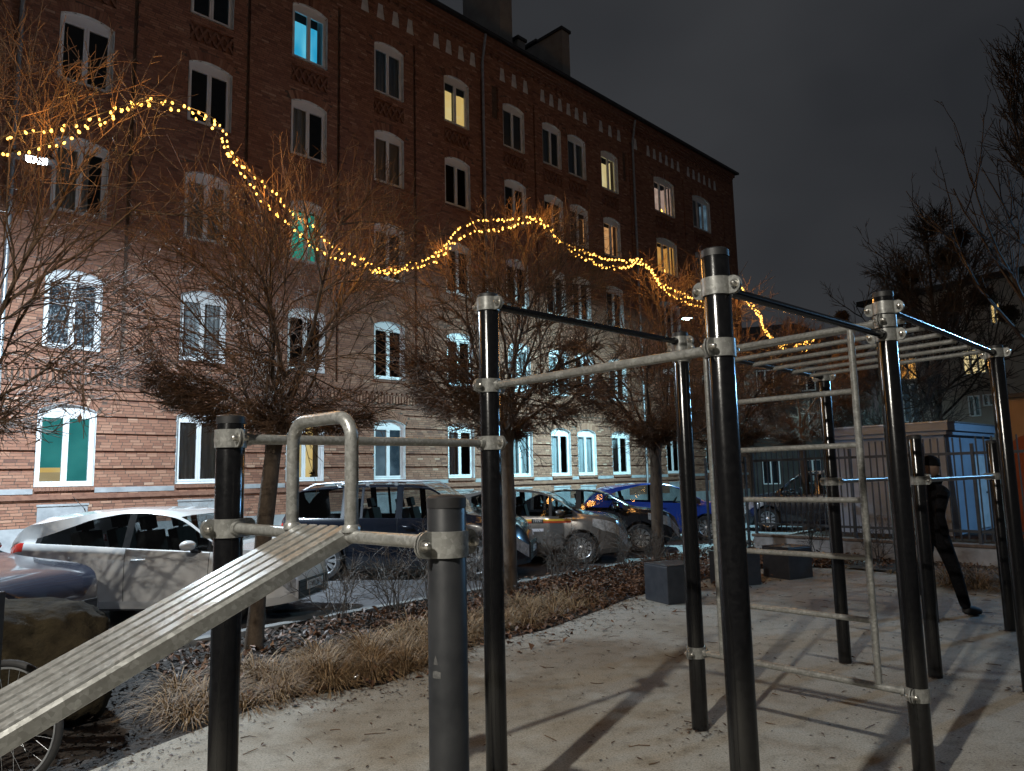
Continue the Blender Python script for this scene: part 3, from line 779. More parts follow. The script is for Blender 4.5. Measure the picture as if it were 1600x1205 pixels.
for k in range(2200):      # crumbs blown from the bed over the pad edge
    i = int(rng.integers(1, 9)); f = rng.random(); x = PAD[i][0] + (PAD[i + 1][0] - PAD[i][0]) * f; y = PAD[i][1] + (PAD[i + 1][1] - PAD[i][1]) * f
    d = abs(rng.normal(0, .28)); pts.append((x + d * .8, y - d * .6, 0.007))
for (x, y) in ((1.21, 5.19), (2.17, 4.19), (2.91, 6.83), (3.42, 6.30), (4.64, 8.48), (5.14, 7.96), (3.87, 5.83), (-.12, 3.92)):      # dirt gathered at the post feet
    for k in range(70):
        a = rng.uniform(0, 6.28); r = .058 + abs(rng.normal(0, .10)); pts.append((x + r * math.cos(a), y + r * math.sin(a), 0.008))
pts = np.array(pts); N = len(pts)
V, F, T = flakes(pts, rng.uniform(.006, .027, N) * rng.uniform(.5, 1.2, N), rng.uniform(0, 6.28, N), rng.normal(0, .08, N), rng.normal(.1, .1, N), rng.beta(1.1, 6, N), 3.0)
V[:, 2] = np.maximum(V[:, 2], 0.003)
tag(link('leaf_crumbs', np_mesh('leaf_crumbs', V, F, M['leaf'], attrs={'tint': T})), kind='stuff')
P, R = [], []
for k in range(260):
    while True:
        x, y = rng.uniform(-2.5, 7), rng.uniform(2, 12)
        if in_poly(x, y, PAD): break
    a = rng.uniform(0, 6.28); L = rng.uniform(.03, .16); b = a + rng.normal(0, .5)
    p0 = np.array([x, y, .007]); p1 = p0 + np.array([math.cos(a), math.sin(a), 0]) * L * .5; p2 = p1 + np.array([math.cos(b), math.sin(b), 0.02]) * L * .5
    P.append([p0, p1, p2]); R.append([.003, .0028, .002])
V, F = tubes(np.array(P), np.array(R), 4)
tag(link('loose_twigs', np_mesh('loose_twigs', V, F, M['twig'])), kind='stuff')

def blades(cx, cy, cz, nb, L, spread, lean=(0, 0)):
    a = rng.uniform(0, 6.28, nb); r = np.sqrt(rng.random(nb)) * spread
    base = np.stack([cx + r * np.cos(a) * .5, cy + r * np.sin(a) * .5, np.full(nb, cz)], -1)
    out = np.stack([np.cos(a) + lean[0], np.sin(a) + lean[1], np.zeros(nb)], -1)
    l = L * rng.uniform(.55, 1.15, nb); el = rng.uniform(.35, 1.3, nb)
    K = 5; pos = base.copy(); seq = [pos.copy()]
    for k in range(K - 1):
        e = el - k * rng.uniform(.35, .62, nb)
        pos = pos + (out * np.cos(e)[:, None] + np.array([0, 0, 1.0]) * np.sin(e)[:, None]) * (l / (K - 1))[:, None]
        pos[:, 2] = np.maximum(pos[:, 2], cz + .01); seq.append(pos.copy())
    S = np.stack(seq, 1); side = np.stack([-np.sin(a), np.cos(a), np.zeros(nb)], -1)
    w = .0032 * np.array([1, 1, .9, .65, .15])
    A = S + side[:, None, :] * w[None, :, None]; B = S - side[:, None, :] * w[None, :, None]
    V = np.stack([A, B], 2).reshape(-1, 3)
    i = np.arange(nb)[:, None] * K * 2 + np.arange(K - 1)[None] * 2
    F = np.stack([i, i + 1, i + 3, i + 2], -1).reshape(-1, 4)
    return V, F, np.repeat(rng.beta(2, 2, nb), K - 1)
tufts = []
edge = [(-1.85, 6.25), (-1.55, 6.45), (-1.70, 6.75), (-1.25, 6.75), (-1.35, 7.1), (-1.0, 6.95), (-.85, 7.3), (-1.15, 7.45), (-.65, 7.75), (-.85, 8.0), (-.5, 8.15), (-.95, 8.4), (-.3, 8.5), (-1.4, 7.6), (-1.75, 7.05), (-2.0, 6.6), (0.1, 8.8), (.45, 9.3), (.75, 9.75), (.55, 10.1), (.95, 10.3), (.1, 9.9), (-.5, 9.0), (-1.9, 7.5), (-2.3, 6.9), (-2.6, 6.2), (-1.0, 8.0), (.2, 9.6), (-.1, 9.1), (-2.15, 5.95), (-2.4, 5.75)]
for (x, y) in edge + [(x - .22 + .1 * math.sin(9 * x), y + .16 + .1 * math.cos(7 * y)) for x, y in edge] + [(x - .10, y + .05) for x, y in edge[:14]]:
    tufts.append(blades(x + rng.normal(0, .05), y + rng.normal(0, .05), -.01, int(rng.integers(110, 190)), rng.uniform(.26, .48), .24))
for k in range(26):
    u = rng.random(); tufts.append(blades(5.4 + 4.2 * u + rng.normal(0, .25), 14.0 - 5.6 * u + rng.normal(0, .25), .01, 60, rng.uniform(.15, .3), .16))
for (x, y) in ((6.55, 10.75), (6.85, 10.45), (6.35, 11.05)): tufts.append(blades(x, y, 0, 420, .62, .30))
V, F = merge([(a, b) for a, b, c in tufts]); T = np.concatenate([c for a, b, c in tufts])
tag(link('dry_grass', np_mesh('dry_grass', V, F, M['straw'], attrs={'tint': T})), kind='stuff')

# ------------------------------------------------------------------ the exercise frame (all posts and bars bolted together: one thing)
TH = math.radians(43.8); E1 = Vector((math.cos(TH), math.sin(TH), 0)); E2 = Vector((math.sin(TH), -math.cos(TH), 0))
pD = Vector((1.21, 5.19, 0)); pE = pD + E2 * 1.385; pB = pD - E1 * 1.8425; pC = pB + E2 * 1.385; pA = pB - E1 * 1.3995
pF = pA + E2 * 1.24; pG = pD + E1 * 2.36; pH = pE + E1 * 2.36; pI = pG + E2 * 0.73; pJ = pG + E1 * 2.39; pK = pI + E1 * 2.39
pF = Vector((-0.195, 2.125, 0))
rig = empty('exercise_frame', pD, 0, 'outdoor pull-up frame of black posts joined by galvanised bars with a sloping bench', 'exercise frame')
RB = Matrix.Translation(-pD)
def rigpart(mb, name, mat, parent=None, smooth=40):
    o = mb.build(name, mat, parent or rig, smooth); return o
def L(v, z): 
    w = Vector(v) - pD; return Vector((w.x, w.y, z))
PR = 0.055
_postm = {}
def post(p, h, matt=False):
    key = (round(h, 2), matt)
    if key not in _postm:
        m = MB(); m.lathe([(PR, -0.25), (PR, h - .012), (PR - .004, h - .004), (PR - .012, h)], 32); pm = m.mesh('post', M['post_matt' if matt else 'post'], 40)
        m = MB(); m.lathe([(PR + .0015, h - .03), (PR + .0015, h - .002), (PR - .006, h + .004), (PR - .03, h + .007)], 32); cm = m.mesh('post_cap', M['trim'], 40)
        _postm[key] = (pm, cm)
    o = link('post', _postm[key][0], rig, L(p, 0)); link('cap', _postm[key][1], o)
    return o
for p, h, mt in ((pA, 1.97, False), (pF, 1.65, True), (pB, 2.69, False), (pC, 2.60, False), (pD, 2.70, False), (pE, 2.72, False), (pG, 2.62, False), (pH, 2.66, False), (pI, 1.98, False), (pJ, 1.98, False), (pK, 1.98, False)):
    po = post(p, h, mt)
m = MB()      # a scuffed worn mark on the short post
for (z0, dz, a0, a1, tap) in ((1.165, .020, 3.95, 4.42, .15), (1.20, .026, 4.02, 4.26, .8)):
    V = []
    for k in range(7):
        a = a0 + (a1 - a0) * k / 6; h_ = dz * (1 - tap * abs(k / 3 - 1))
        V += [(math.cos(a) * (PR + .0006), math.sin(a) * (PR + .0006), z0), (math.cos(a) * (PR + .0006), math.sin(a) * (PR + .0006), z0 + h_)]
    m.add([Vector(v) + L(pF, 0) for v in V], [(2 * k, 2 * k + 2, 2 * k + 3, 2 * k + 1) for k in range(6)])
o = m.build('worn_mark', M['scuff'], rig); tag(o, kind='stuff')
# clamp: a band in two half shells with lugs and domed bolts
def clamp_mesh():
    m = MB(); hh = 0.036; r0, r1 = PR + .0012, PR + .0068
    for sgn in (0, 1):
        n = 16; V = []
        for k in range(n + 1):
            a = math.pi * sgn + .07 + (math.pi - .14) * k / n
            for (r, z) in ((r0, -hh), (r1, -hh), (r1, hh), (r0, hh)): V.append((r * math.cos(a), r * math.sin(a), z))
        F = [(4 * k + q, 4 * k + (q + 1) % 4, 4 * k + 4 + (q + 1) % 4, 4 * k + 4 + q) for k in range(n) for q in range(4)] + [(0, 3, 2, 1), (4 * n, 4 * n + 1, 4 * n + 2, 4 * n + 3)]
        m.add(V, F)
        for sx in (-1, 1):   # lug plates, rounded outer end
            ya, yb = (.0035, .0095) if sgn == 0 else (-.0095, -.0035)
            pts = [(sx * (r0 - .002), -hh), (sx * (r1 + .018), -hh)] + [(sx * (r1 + .018 + hh * .8 * math.sin(t)), -hh * math.cos(t)) for t in np.linspace(.3, math.pi - .3, 7)] + [(sx * (r1 + .018), hh), (sx * (r0 - .002), hh)]
            if sx < 0: pts = pts[::-1]
            m.prism(pts, ya, yb)
    return m.mesh('clamp', M['galv'], 35)
def bolt_mesh():
    m = MB()
    for sx in (1,):
        m.lathe([(.006, -.012), (.006, .012)], 8, Matrix.Translation((PR + .032, 0, 0)) @ Matrix.Rotation(math.pi / 2, 4, 'X'))
        for sy in (-1, 1):
            Mt = Matrix.Translation((sx * (PR + .032), sy * .0095, 0)) @ Matrix.Rotation(-sy * math.pi / 2, 4, 'X')
            m.lathe([(.0185, 0), (.0185, .003), (.0125, .003), (.0125, .013), (.011, .019), (.007, .0235), (.0, .025)], 12, Mt, cap=False)
    return m.mesh('bolt', M['bolt'], 30)
CM, BM = clamp_mesh(), bolt_mesh()
def clamp(p, z, d):
    o = link('clamp', CM, rig, L(p, z), (0, 0, math.atan2(d.y, d.x)))
    link('bolt', BM, o); link('bolt', BM, o, (0, 0, 0), (0, 0, math.pi)); return o
def bar(p, q, z0, z1, r, name, mat='galv', gap=PR + .005, sag=0.0):
    d = (q - p).normalized(); a = L(p, z0) + d * gap; b = L(q, z1) - d * gap
    m = MB(); m.tube([a, (a + b) / 2 + Vector((0, 0, sag)), b], r, 18)
    m.tube([a, a + d * .022], r + .006, 18); m.tube([b - d * .022, b], r + .006, 18)
    return rigpart(m, name, M[mat])
def joint(p, q, z0, z1, r, name, mat='galv', perp=False):
    clamp(p, z0, E2 if abs((q - p).normalized().dot(E1)) > .7 else E1); clamp(q, z1, E2 if abs((q - p).normalized().dot(E1)) > .7 else E1)
    return bar(p, q, z0, z1, r, name, mat)
joint(pA, pB, 1.880, 1.885, .0205, 'pull_up_bar')
joint(pC, pB, 2.195, 2.190, .0205, 'pull_up_bar')
joint(pB, pD, 2.635, 2.635, .0205, 'pull_up_bar', 'post')
joint(pC, pE, 2.445, 2.465, .0205, 'pull_up_bar', 'post')
# the wall ladder between two posts
joint(pD, pE, 2.525, 2.545, .0205, 'ladder_top_rail')
joint(pD, pE, 0.50, 0.485, .0205, 'ladder_bottom_rail')
lad = MB(); s0, s1 = pD + E2 * .20, pD + E2 * 1.185
lroot = None
for s_ in (s0, s1):
    m = MB(); m.tube([L(s_, .50), L(s_, 2.53)], .020, 16); st = rigpart(m, 'ladder_stile', M['galv']); lroot = lroot or st
for z in (2.165, 1.845, 1.525, 1.195, .845):
    m = MB(); m.tube([L(s0 + E2 * .015, z), L(s1 - E2 * .015, z)], .0165, 14); rigpart(m, 'rung', M['galv'])
# overhead ladder
joint(pD, pG, 2.585, 2.565, .0205, 'overhead_beam', 'post'); joint(pE, pH, 2.625, 2.600, .0205, 'overhead_beam', 'post')
for k in range(6):
    f = (k + 1) / 6.9; z = 2.582 - .018 * f; a = pD + E1 * (2.36 * f); b = pE + E1 * (2.36 * f)
    m = MB(); m.tube([L(a, z - .01), L(b, z + .02)], .0165, 14); rigpart(m, 'rung', M['galv'])
# parallel dip bars
joint(pG, pJ, 1.60, 1.60, .0205, 'dip_bar'); joint(pI, pK, 1.60, 1.60, .0205, 'dip_bar')
# sloping bench: ribbed board hung on a cross bar, with a foot loop
joint(pA, pF, 1.530, 1.520, .0205, 'cross_bar')
bc = (pA + (pF - pA).normalized() * .63); bd = (pF - pA).normalized()
down = (-E1 * math.cos(math.radians(24)) + Vector((0, 0, -math.sin(math.radians(24))))).normalized()
nup = bd.cross(down); nup = nup if nup.z > 0 else -nup
BL_, BW = 1.85, .30
def bench_pt(s, t, h): return L(bc, 1.525) + bd * t + down * s + nup * h
m = MB(); nr = 5; prof = []
for k in range(nr):      # ribbed sheet: flat ribs with grooves between
    t0 = -BW / 2 + k * BW / nr; w = BW / nr
    prof += [(t0 + .004, -.012), (t0 + .010, .004), (t0 + w - .010, .004), (t0 + w - .004, -.012)]
ns = 24
Vv = [bench_pt(-.02 + BL_ * i / ns, t, h + .022) for i in range(ns + 1) for (t, h) in prof]; q = len(prof)
m.add(Vv, [(i * q + j, i * q + j + 1, (i + 1) * q + j + 1, (i + 1) * q + j) for i in range(ns) for j in range(q - 1)])
rigpart(m, 'bench_board', M['galv'], smooth=25)
for sg in (-1, 1):
    m = MB(); a = -.03; 
    V = []
    for (ss) in (-.02, BL_ - .02):
        for (t, h) in ((sg * BW / 2, .022), (sg * (BW / 2 + .012), .014), (sg * (BW / 2 + .012), -.024), (sg * BW / 2, -.03)): V.append(bench_pt(ss, t, h))
    m.add(V, [(0, 1, 5, 4), (1, 2, 6, 5), (2, 3, 7, 6), (3, 0, 4, 7), (0, 3, 2, 1), (4, 5, 6, 7)]); rigpart(m, 'bench_side_rail', M['galv'], smooth=25)
m = MB(); e = bench_pt(BL_ - .15, 0, -.03); m.tube([e, Vector((e.x, e.y, -.2))], .03, 16); rigpart(m, 'bench_leg', M['post'])
up = Vector((0, 0, 1)); b0 = L(bc, 1.53) - bd * .178; b1 = L(bc, 1.53) + bd * .168; H_, r_ = .385, .075
pts = [b0, b0 + up * (H_ - r_)]
for k in range(1, 8):
    a = math.pi / 2 * k / 8; pts.append(b0 + up * (H_ - r_ + r_ * math.sin(a)) + bd * (r_ - r_ * math.cos(a)))
pts.append(b0 + up * H_ + bd * r_); pts.append(b1 + up * H_ - bd * r_)
for k in range(1, 8):
    a = math.pi / 2 * k / 8; pts.append(b1 + up * (H_ - r_ + r_ * math.cos(a)) - bd * (r_ - r_ * math.sin(a)))
pts += [b1 + up * (H_ - r_), b1]
m = MB(); m.tube(pts, .0225, 18); rigpart(m, 'foot_loop', M['galv'], smooth=60)
for b_ in (b0, b1):
    m = MB(); m.lathe([(.030, -.004), (.030, .012), (.024, .02)], 16, Matrix.Translation(b_ + Vector((0, 0, .012)))); rigpart(m, 'weld_collar', M['galv'])
#PART4

# ------------------------------------------------------------------ bare trees
def nrm(a): return a / (np.linalg.norm(a, axis=-1, keepdims=True) + 1e-9)
def grow_lines(start, d, length, K, g, up=0.0, jit=0.12):
    N = len(start); P = np.empty((N, K, 3)); P[:, 0] = start; d = nrm(d)
    for k in range(1, K):
        d = nrm(d + g.normal(0, jit, (N, 3)) + np.array([0, 0, up]))
        P[:, k] = P[:, k - 1] + d * (length / (K - 1))[:, None]
    return P
def spawn(P, n, t0, ang, g, t1=0.98):
    N, K, _ = P.shape; idx = np.repeat(np.arange(N), n); t = g.uniform(t0, t1, N * n) * (K - 1)
    i = np.minimum(t.astype(int), K - 2); f = (t - i)[:, None]
    a, b = P[idx, i], P[idx, i + 1]; tan = nrm(b - a); st = a + (b - a) * f
    r = nrm(np.cross(tan, g.normal(0, 1, tan.shape))); th = g.normal(ang, .18, len(idx))[:, None]
    return st, nrm(tan * np.cos(th) + r * np.sin(th)), idx, t / (K - 1)
def reach(st, d, c, rad):
    p = (st - c) / rad; q = d / rad; A = (q * q).sum(1); B = 2 * (p * q).sum(1); C = (p * p).sum(1) - 1
    D = np.maximum(B * B - 4 * A * C, 0); return np.maximum((-B + np.sqrt(D)) / (2 * A), .10)

def globe_tree(name, base, fork_z, r_trunk, centre, rad, seed, label, n=(11, 7, 7, 5), twig_r=.0042, group='ball-headed street trees along the kerb', lean=(0, 0), shoots=160, mat='twig'):
    g = np.random.default_rng(seed); c = np.array(centre, float); rad = np.array(rad, float); b = np.array([base[0], base[1], 0.0])
    root = empty(name, (base[0], base[1], 0), 0, label, 'tree', group)
    fork = b + np.array([lean[0], lean[1], fork_z])
    tm = MB(); K = 9; tp = []; tr = []
    for k in range(K):
        f = k / (K - 1); w = .012 * math.sin(5 * f + seed); tp.append(Vector((lean[0] * f + w, lean[1] * f - w, -.1 + (fork_z + .1) * f))); tr.append(r_trunk * (1.22 - .9 * min(f, .22) + (.28 if f > .93 else 0) + .05 * math.sin(9 * f + seed)))
    tm.tube(tp, tr, 14)
    # limbs
    az = np.arange(n[0]) * 2.39996 + g.random() * 6; el = np.linspace(.24, 1.25, n[0]); g.shuffle(el)
    d0 = np.stack([np.cos(az) * np.cos(el), np.sin(az) * np.cos(el), np.sin(el)], -1)
    s0 = np.repeat((fork - [0, 0, .06])[None], n[0], 0) + d0 * .02
    L0 = reach(s0, d0, c, rad) * g.uniform(.62, .85, n[0]); P0 = grow_lines(s0, d0, L0, 9, g, .015, .15)
    s1, d1, i1, t1 = spawn(P0, n[1], .16, .90, g); d1 = nrm(d1 * [1, 1, .8] + .62 * nrm(s1 - (c - [0, 0, rad[2] * .42]))); L1 = reach(s1, d1, c, rad) * g.uniform(.55, .92, len(s1)); P1 = grow_lines(s1, d1, L1, 7, g, .0, .16)
    s2, d2, i2, t2 = spawn(P1, n[2], .12, .82, g); d2 = nrm(d2 + .45 * nrm(s2 - (c - [0, 0, rad[2] * .25]))); L2 = np.minimum(reach(s2, d2, c, rad) * g.uniform(.6, 1.12, len(s2)), g.uniform(.45, 1.25, len(s2))); P2 = grow_lines(s2, d2, L2, 6, g, .01, .15)
    s3, d3, i3, t3 = spawn(P2, n[3], .2, .70, g); L3 = np.minimum(g.uniform(.10, .42, len(s3)), reach(s3, d3, c, rad * 1.1) * 1.1); P3 = grow_lines(s3, d3, L3, 4, g, .03, .12)
    # long straight shoots through the top of the crown
    iS = g.integers(0, len(P1), shoots); sS = P1[iS, g.integers(4, 7, shoots)]; dS = nrm(nrm(sS - (c - [0, 0, rad[2] * .9])) + g.normal(0, .22, (shoots, 3)) + [0, 0, .25]); LS = g.uniform(.35, .85, shoots); PS = grow_lines(sS, dS, LS, 5, g, .04, .05)
    sT, dT, iT, tT = spawn(PS, 3, .4, .75, g); PT = grow_lines(sT, dT, g.uniform(.05, .16, len(sT)), 3, g, .02, .08)
    for PP in (P0, P1, P2, P3, PS, PT):
        r_ = np.hypot(PP[..., 0] - fork[0], PP[..., 1] - fork[1]); zm = fork_z - .04 + .27 * r_; low = PP[..., 2] < zm
        PP[..., 2] = np.where(low, zm - (zm - PP[..., 2]) * .90, PP[..., 2])
    def rr(P, a, e): return np.linspace(1, e, P.shape[1])[None] * np.broadcast_to(np.asarray(a), (len(P),))[:, None]
    Va, Fa = tubes(P0 - b, rr(P0, r_trunk * .36 * g.uniform(.75, 1.15, len(P0)), .42), 6)
    Vb, Fb = tubes(P1 - b, rr(P1, min(.0125, r_trunk * .13) * g.uniform(.7, 1.2, len(P1)), .42), 5)
    lv, lf = merge([(Va, Fa), (Vb, Fb)])
    o = tm.build('trunk', M['bark'], root, 50)
    link('limbs', np_mesh('limbs', lv, lf, M['bark'], smooth=True), root)
    parts = [tubes(P2 - b, rr(P2, twig_r * 1.45, .55), 3), tubes(P3 - b, rr(P3, twig_r, .6), 3), tubes(PS - b, rr(PS, twig_r * 1.4, .5), 3), tubes(PT - b, rr(PT, twig_r, .7), 3)]
    V, F = merge(parts)
    link('crown', np_mesh('crown', V, F, M[mat], smooth=True), root)
    return root
T = {}
T[0] = globe_tree('street_tree', (-4.75, 5.85), 2.15, .062, (-4.5, 5.85, 3.85), (2.25, 1.9, 1.75), 11, 'bare ball-headed tree whose twigs enter from the left edge over the boulder', n=(14, 8, 6, 4), twig_r=.0036, shoots=150)
T[1] = globe_tree('street_tree', (-2.78, 7.98), 2.30, .085, (-2.36, 8.05, 3.82), (1.95, 1.75, 1.55), 21, 'bare ball-headed tree rising behind the sloping bench', lean=(.20, 0), n=(14, 10, 9, 5), twig_r=.0038)
T[2] = globe_tree('street_tree', (-0.10, 11.15), 2.40, .10, (0.05, 11.2, 4.2), (2.15, 2.0, 1.75), 31, 'bare ball-headed tree behind the post with the collar on its very top', n=(14, 10, 10, 5), twig_r=.0046, shoots=260)
T[3] = globe_tree('street_tree', (2.86, 14.98), 2.35, .115, (2.95, 15.0, 4.45), (2.15, 2.1, 1.85), 41, 'bare ball-headed tree whose brown trunk stands by the nearest jump box', n=(14, 10, 9, 5), twig_r=.0054)
def copy_tree(o, loc, rz, label, s=1.0):
    r = o.copy(); COL.objects.link(r); r.location = loc; r.rotation_euler = (0, 0, rz); r.scale = (s, s, s); r['label'] = label
    for ch in list(o.children):
        c = ch.copy(); COL.objects.link(c); c.parent = r
    return r
T[4] = copy_tree(T[3], (4.95, 16.75, 0), 2.1, 'bare ball-headed tree with its trunk hidden by the tallest black post', 1.0)
T[5] = copy_tree(T[2], (8.6, 22.0, 0), 1.1, 'farthest ball-headed tree glowing orange beyond the overhead ladder', 1.08)
# a drooping shoot with the last dead leaves on the leftmost tree
g = np.random.default_rng(5)
for (p, n_) in (((-3.02, 5.1, 2.95), 1), ((-3.35, 5.2, 2.75), 3), ((-3.75, 5.3, 2.62), 3), ((-2.7, 5.35, 3.0), 2)):
    pts = [np.array(p)]; d = np.array([.12, -.05, -.15])
    L_ = .95 if n_ == 1 else .45
    for k in range(7):
        d = d + np.array([g.normal(0, .05), g.normal(0, .05), -.22]); d /= np.linalg.norm(d); pts.append(pts[-1] + d * L_ / 7)
    P = np.array(pts)[None] - np.array([-4.75, 5.85, 0]); V, F = tubes(P, np.linspace(.005, .0025, 8)[None], 4)
    st, dd, ii, tt = spawn(P, 9, .2, .9, g); V2, F2 = tubes(grow_lines(st, dd, np.full(9, .04), 3, g), np.full((9, 3), .002), 3)
    V, F = merge([(V, F), (V2, F2)])
    link('drooping_shoot', np_mesh('drooping_shoot', V, F, M['twig']), T[0])
    lp = P[0, g.integers(3, 8, n_ * 2)] + g.normal(0, .02, (n_ * 2, 3))
    V, F, tt = flakes(lp, g.uniform(.02, .035, len(lp)), g.uniform(0, 6, len(lp)), g.normal(-1, .4, len(lp)), g.normal(.3, .3, len(lp)), g.uniform(.1, .5, len(lp)))
    tag(link('hanging_leaves', np_mesh('hanging_leaves', V, F, M['leaf'], attrs={'tint': tt}), T[0]), kind='stuff')

# two large park trees at the right, one with mistletoe
def big_tree(name, base, height, seed, label, upright=False, mistle=(), r=.17, mat='twig_dark', spread=.55, n=(16, 7, 5, 4)):
    g = np.random.default_rng(seed); root = empty(name, (*base, 0), 0, label, 'tree'); b = np.array([*base, 0.0])
    tp = grow_lines(np.zeros((1, 3)), np.array([[0.02, 0, 1.0]]), np.array([height * .93]), 12, g, .15, .035)
    tr = np.linspace(r, .02, 12)[None]; V, F = tubes(tp, tr, 10); link('trunk', np_mesh('trunk', V, F, M['bark'], smooth=True), root)
    s0, d0, i0, t0 = spawn(tp, n[0], .24, .55 if upright else 1.05, g)
    L0 = height * (1.02 - t0) * (spread * (.85 if upright else 1.0)) * g.uniform(.7, 1.15, len(s0)) + .5
    P0 = grow_lines(s0, d0, L0, 7, g, .14 if upright else .10, .10)
    s1, d1, i1, t1 = spawn(P0, n[1], .15, .42 if upright else .6, g); P1 = grow_lines(s1, d1, L0[i1] * g.uniform(.25, .5, len(s1)), 6, g, .14 if upright else .06, .09)
    s2, d2, i2, t2 = spawn(P1, n[2], .1, .45 if upright else .65, g); P2 = grow_lines(s2, d2, g.uniform(.35, .9, len(s2)), 5, g, .10 if upright else .05, .10)
    s3, d3, i3, t3 = spawn(P2, n[3], .1, .55, g); P3 = grow_lines(s3, d3, g.uniform(.12, .38, len(s3)), 3, g, .06, .1)
    def rr(P, a, e): return np.linspace(1, e, P.shape[1])[None] * np.broadcast_to(np.asarray(a), (len(P),))[:, None]
    V, F = merge([tubes(P0, rr(P0, r * .34 * (1.1 - t0), .35), 5), tubes(P1, rr(P1, .022, .4), 4)]); link('limbs', np_mesh('limbs', V, F, M['bark'] if mat != 'twig_dark' else M['twig_dark'], smooth=True), root)
    V, F = merge([tubes(P2, rr(P2, .0115, .5), 3), tubes(P3, rr(P3, .0085, .6), 3)]); link('crown', np_mesh('crown', V, F, M[mat], smooth=True), root)
    for (dx, dy, z, rad) in mistle:
        k = 230; d = nrm(g.normal(0, 1, (k, 3))); P = grow_lines(np.repeat(np.array([[dx, dy, z]]), k, 0), d, g.uniform(.6, 1.05, k) * rad, 4, g, 0, .25)
        V1, F1 = tubes(P, rr(P, .012, .6), 3); sl, dl, il, tl = spawn(P, 4, .4, .8, g); V2, F2 = tubes(grow_lines(sl, dl, np.full(len(sl), .10), 2, g), np.full((len(sl), 2), .011), 3)
        V, F = merge([(V1, F1), (V2, F2)]); link('mistletoe', np_mesh('mistletoe', V, F, M['twig_dark']), root)
    return root
big_tree('park_tree', (14.1, 24.3), 10.2, 52, 'broad bare tree carrying dark mistletoe clumps above the kiosk roof', spread=.74, n=(26, 9, 6, 4), mistle=[(-.9, -.6, 8.0, .34), (.35, -.7, 8.6, .50), (.75, -.8, 9.2, .40), (.3, -.7, 7.0, .46), (1.2, -.9, 7.2, .42), (2.0, -.9, 6.6, .34), (-3.2, -.5, 6.7, .22)])
big_tree('park_tree', (12.85, 18.3), 12.8, 61, 'tall slender bare tree at the right edge of the sky', upright=True, r=.20, spread=.52, n=(30, 6, 3, 2))
big_tree('small_tree', (11.9, 22.6), 5.0, 77, 'small pale-lit bare tree with arching twigs behind the kiosk', r=.07, mat='twig_grey', spread=.75, n=(14, 9, 6, 3))

# ------------------------------------------------------------------ festoon of warm bulbs thrown over the tree tops
FEST = [(-3.58, 4.60, 3.90), (-3.62, 5.00, 4.14), (-3.48, 5.20, 4.28), (-3.33, 5.40, 4.47), (-3.09, 5.60, 4.72), (-2.97, 5.80, 4.91), (-2.85, 6.00, 4.95), (-2.71, 6.20, 4.94), (-2.62, 6.40, 4.87), (-2.58, 6.70, 4.79), (-2.50, 7.05, 4.68), (-2.33, 7.50, 4.51), (-2.09, 7.90, 4.35), (-1.83, 8.30, 4.26), (-1.50, 8.80, 4.28), (-1.20, 9.20, 4.46), (-0.89, 9.60, 4.75), (-0.56, 9.95, 5.20), (-0.09, 10.30, 5.36), (0.43, 10.80, 5.58), (0.86, 11.30, 5.40), (1.33, 11.90, 5.32), (1.85, 12.60, 5.40), (2.48, 13.40, 5.67), (2.96, 14.20, 5.49), (3.64, 15.00, 5.33), (4.39, 15.70, 5.37), (5.18, 16.30, 5.90), (5.70, 17.00, 5.64), (6.35, 17.90, 5.11), (7.02, 18.80, 4.94), (7.72, 19.60, 5.16), (8.50, 20.50, 5.43), (8.51, 21.20, 5.13)]
def spline(pts, n):
    P = np.array(pts); P = np.vstack([2 * P[0] - P[1], P, 2 * P[-1] - P[-2]]); out = []
    for i in range(1, len(P) - 2):
        for k in range(n):
            t = k / n; a, b, c, d = P[i - 1:i + 3]
            out.append(.5 * ((2 * b) + (c - a) * t + (2 * a - 5 * b + 4 * c - d) * t * t + (3 * b - a - 3 * c + d) * t ** 3))
    out.append(P[-2]); return np.array(out)
fest = empty('string_lights', FEST[0], 0, 'long festoon of warm glowing bulbs draped over the bare tree tops', 'string lights')
line = spline(FEST, 10); f0 = np.array(FEST[0]); g = np.random.default_rng(3)
seg = np.linalg.norm(np.diff(line, axis=0), axis=1); cum = np.concatenate([[0], np.cumsum(seg)]); tot = cum[-1]
def at_len(s): return np.array([np.interp(s, cum, line[:, k]) for k in range(3)])
strands = []
ph = g.uniform(0, 6, 8)
for q in range(2):
    ss = np.linspace(0, tot, 420); pts = np.stack([at_len(s) for s in ss]); sg = 1 if q else -1
    wv = .05 * np.sin(ss * 3.1 + ph[q]) + .035 * np.sin(ss * 7.3 + ph[q + 2])
    pts[:, 2] += sg * (.065 + .03 * np.sin(ss * 1.9 + ph[4])) + wv * .6; pts[:, 0] += .03 * np.sin(ss * 5 + ph[q + 5]); pts[:, 1] += sg * .05 + wv
    strands.append((ss, pts)); V, F = tubes((pts - f0)[None], np.full((1, 420), .0028), 4)
    link('cable', np_mesh('cable', V, F, M['cable']), fest)
m = MB(); m.lathe([(0, -.017), (.009, -.014), (.0135, -.005), (.0135, .004), (.008, .012), (.006, .02)], 10, cap=False); bulb_me = m.mesh('bulb', M['bulb'], 60)
nb, far = 640, []
for k in range(nb):
    q = k % 2; sp = tot * (k + g.uniform(.1, .9)) / nb; ss, pts = strands[q]
    p = np.array([np.interp(sp, ss, pts[:, c]) for c in range(3)]) - f0 + g.normal(0, .014, 3) + [0, 0, -.016]
    sc = g.uniform(.62, .95) * (.9 + .65 * sp / tot); rot = (g.normal(0, .4), g.normal(0, .4), 0)
    if k < 300:
        o = link('bulb', bulb_me, fest, tuple(p), rot); o.scale = (sc, sc, sc)
    else: far.append((p, sc))
m = MB()
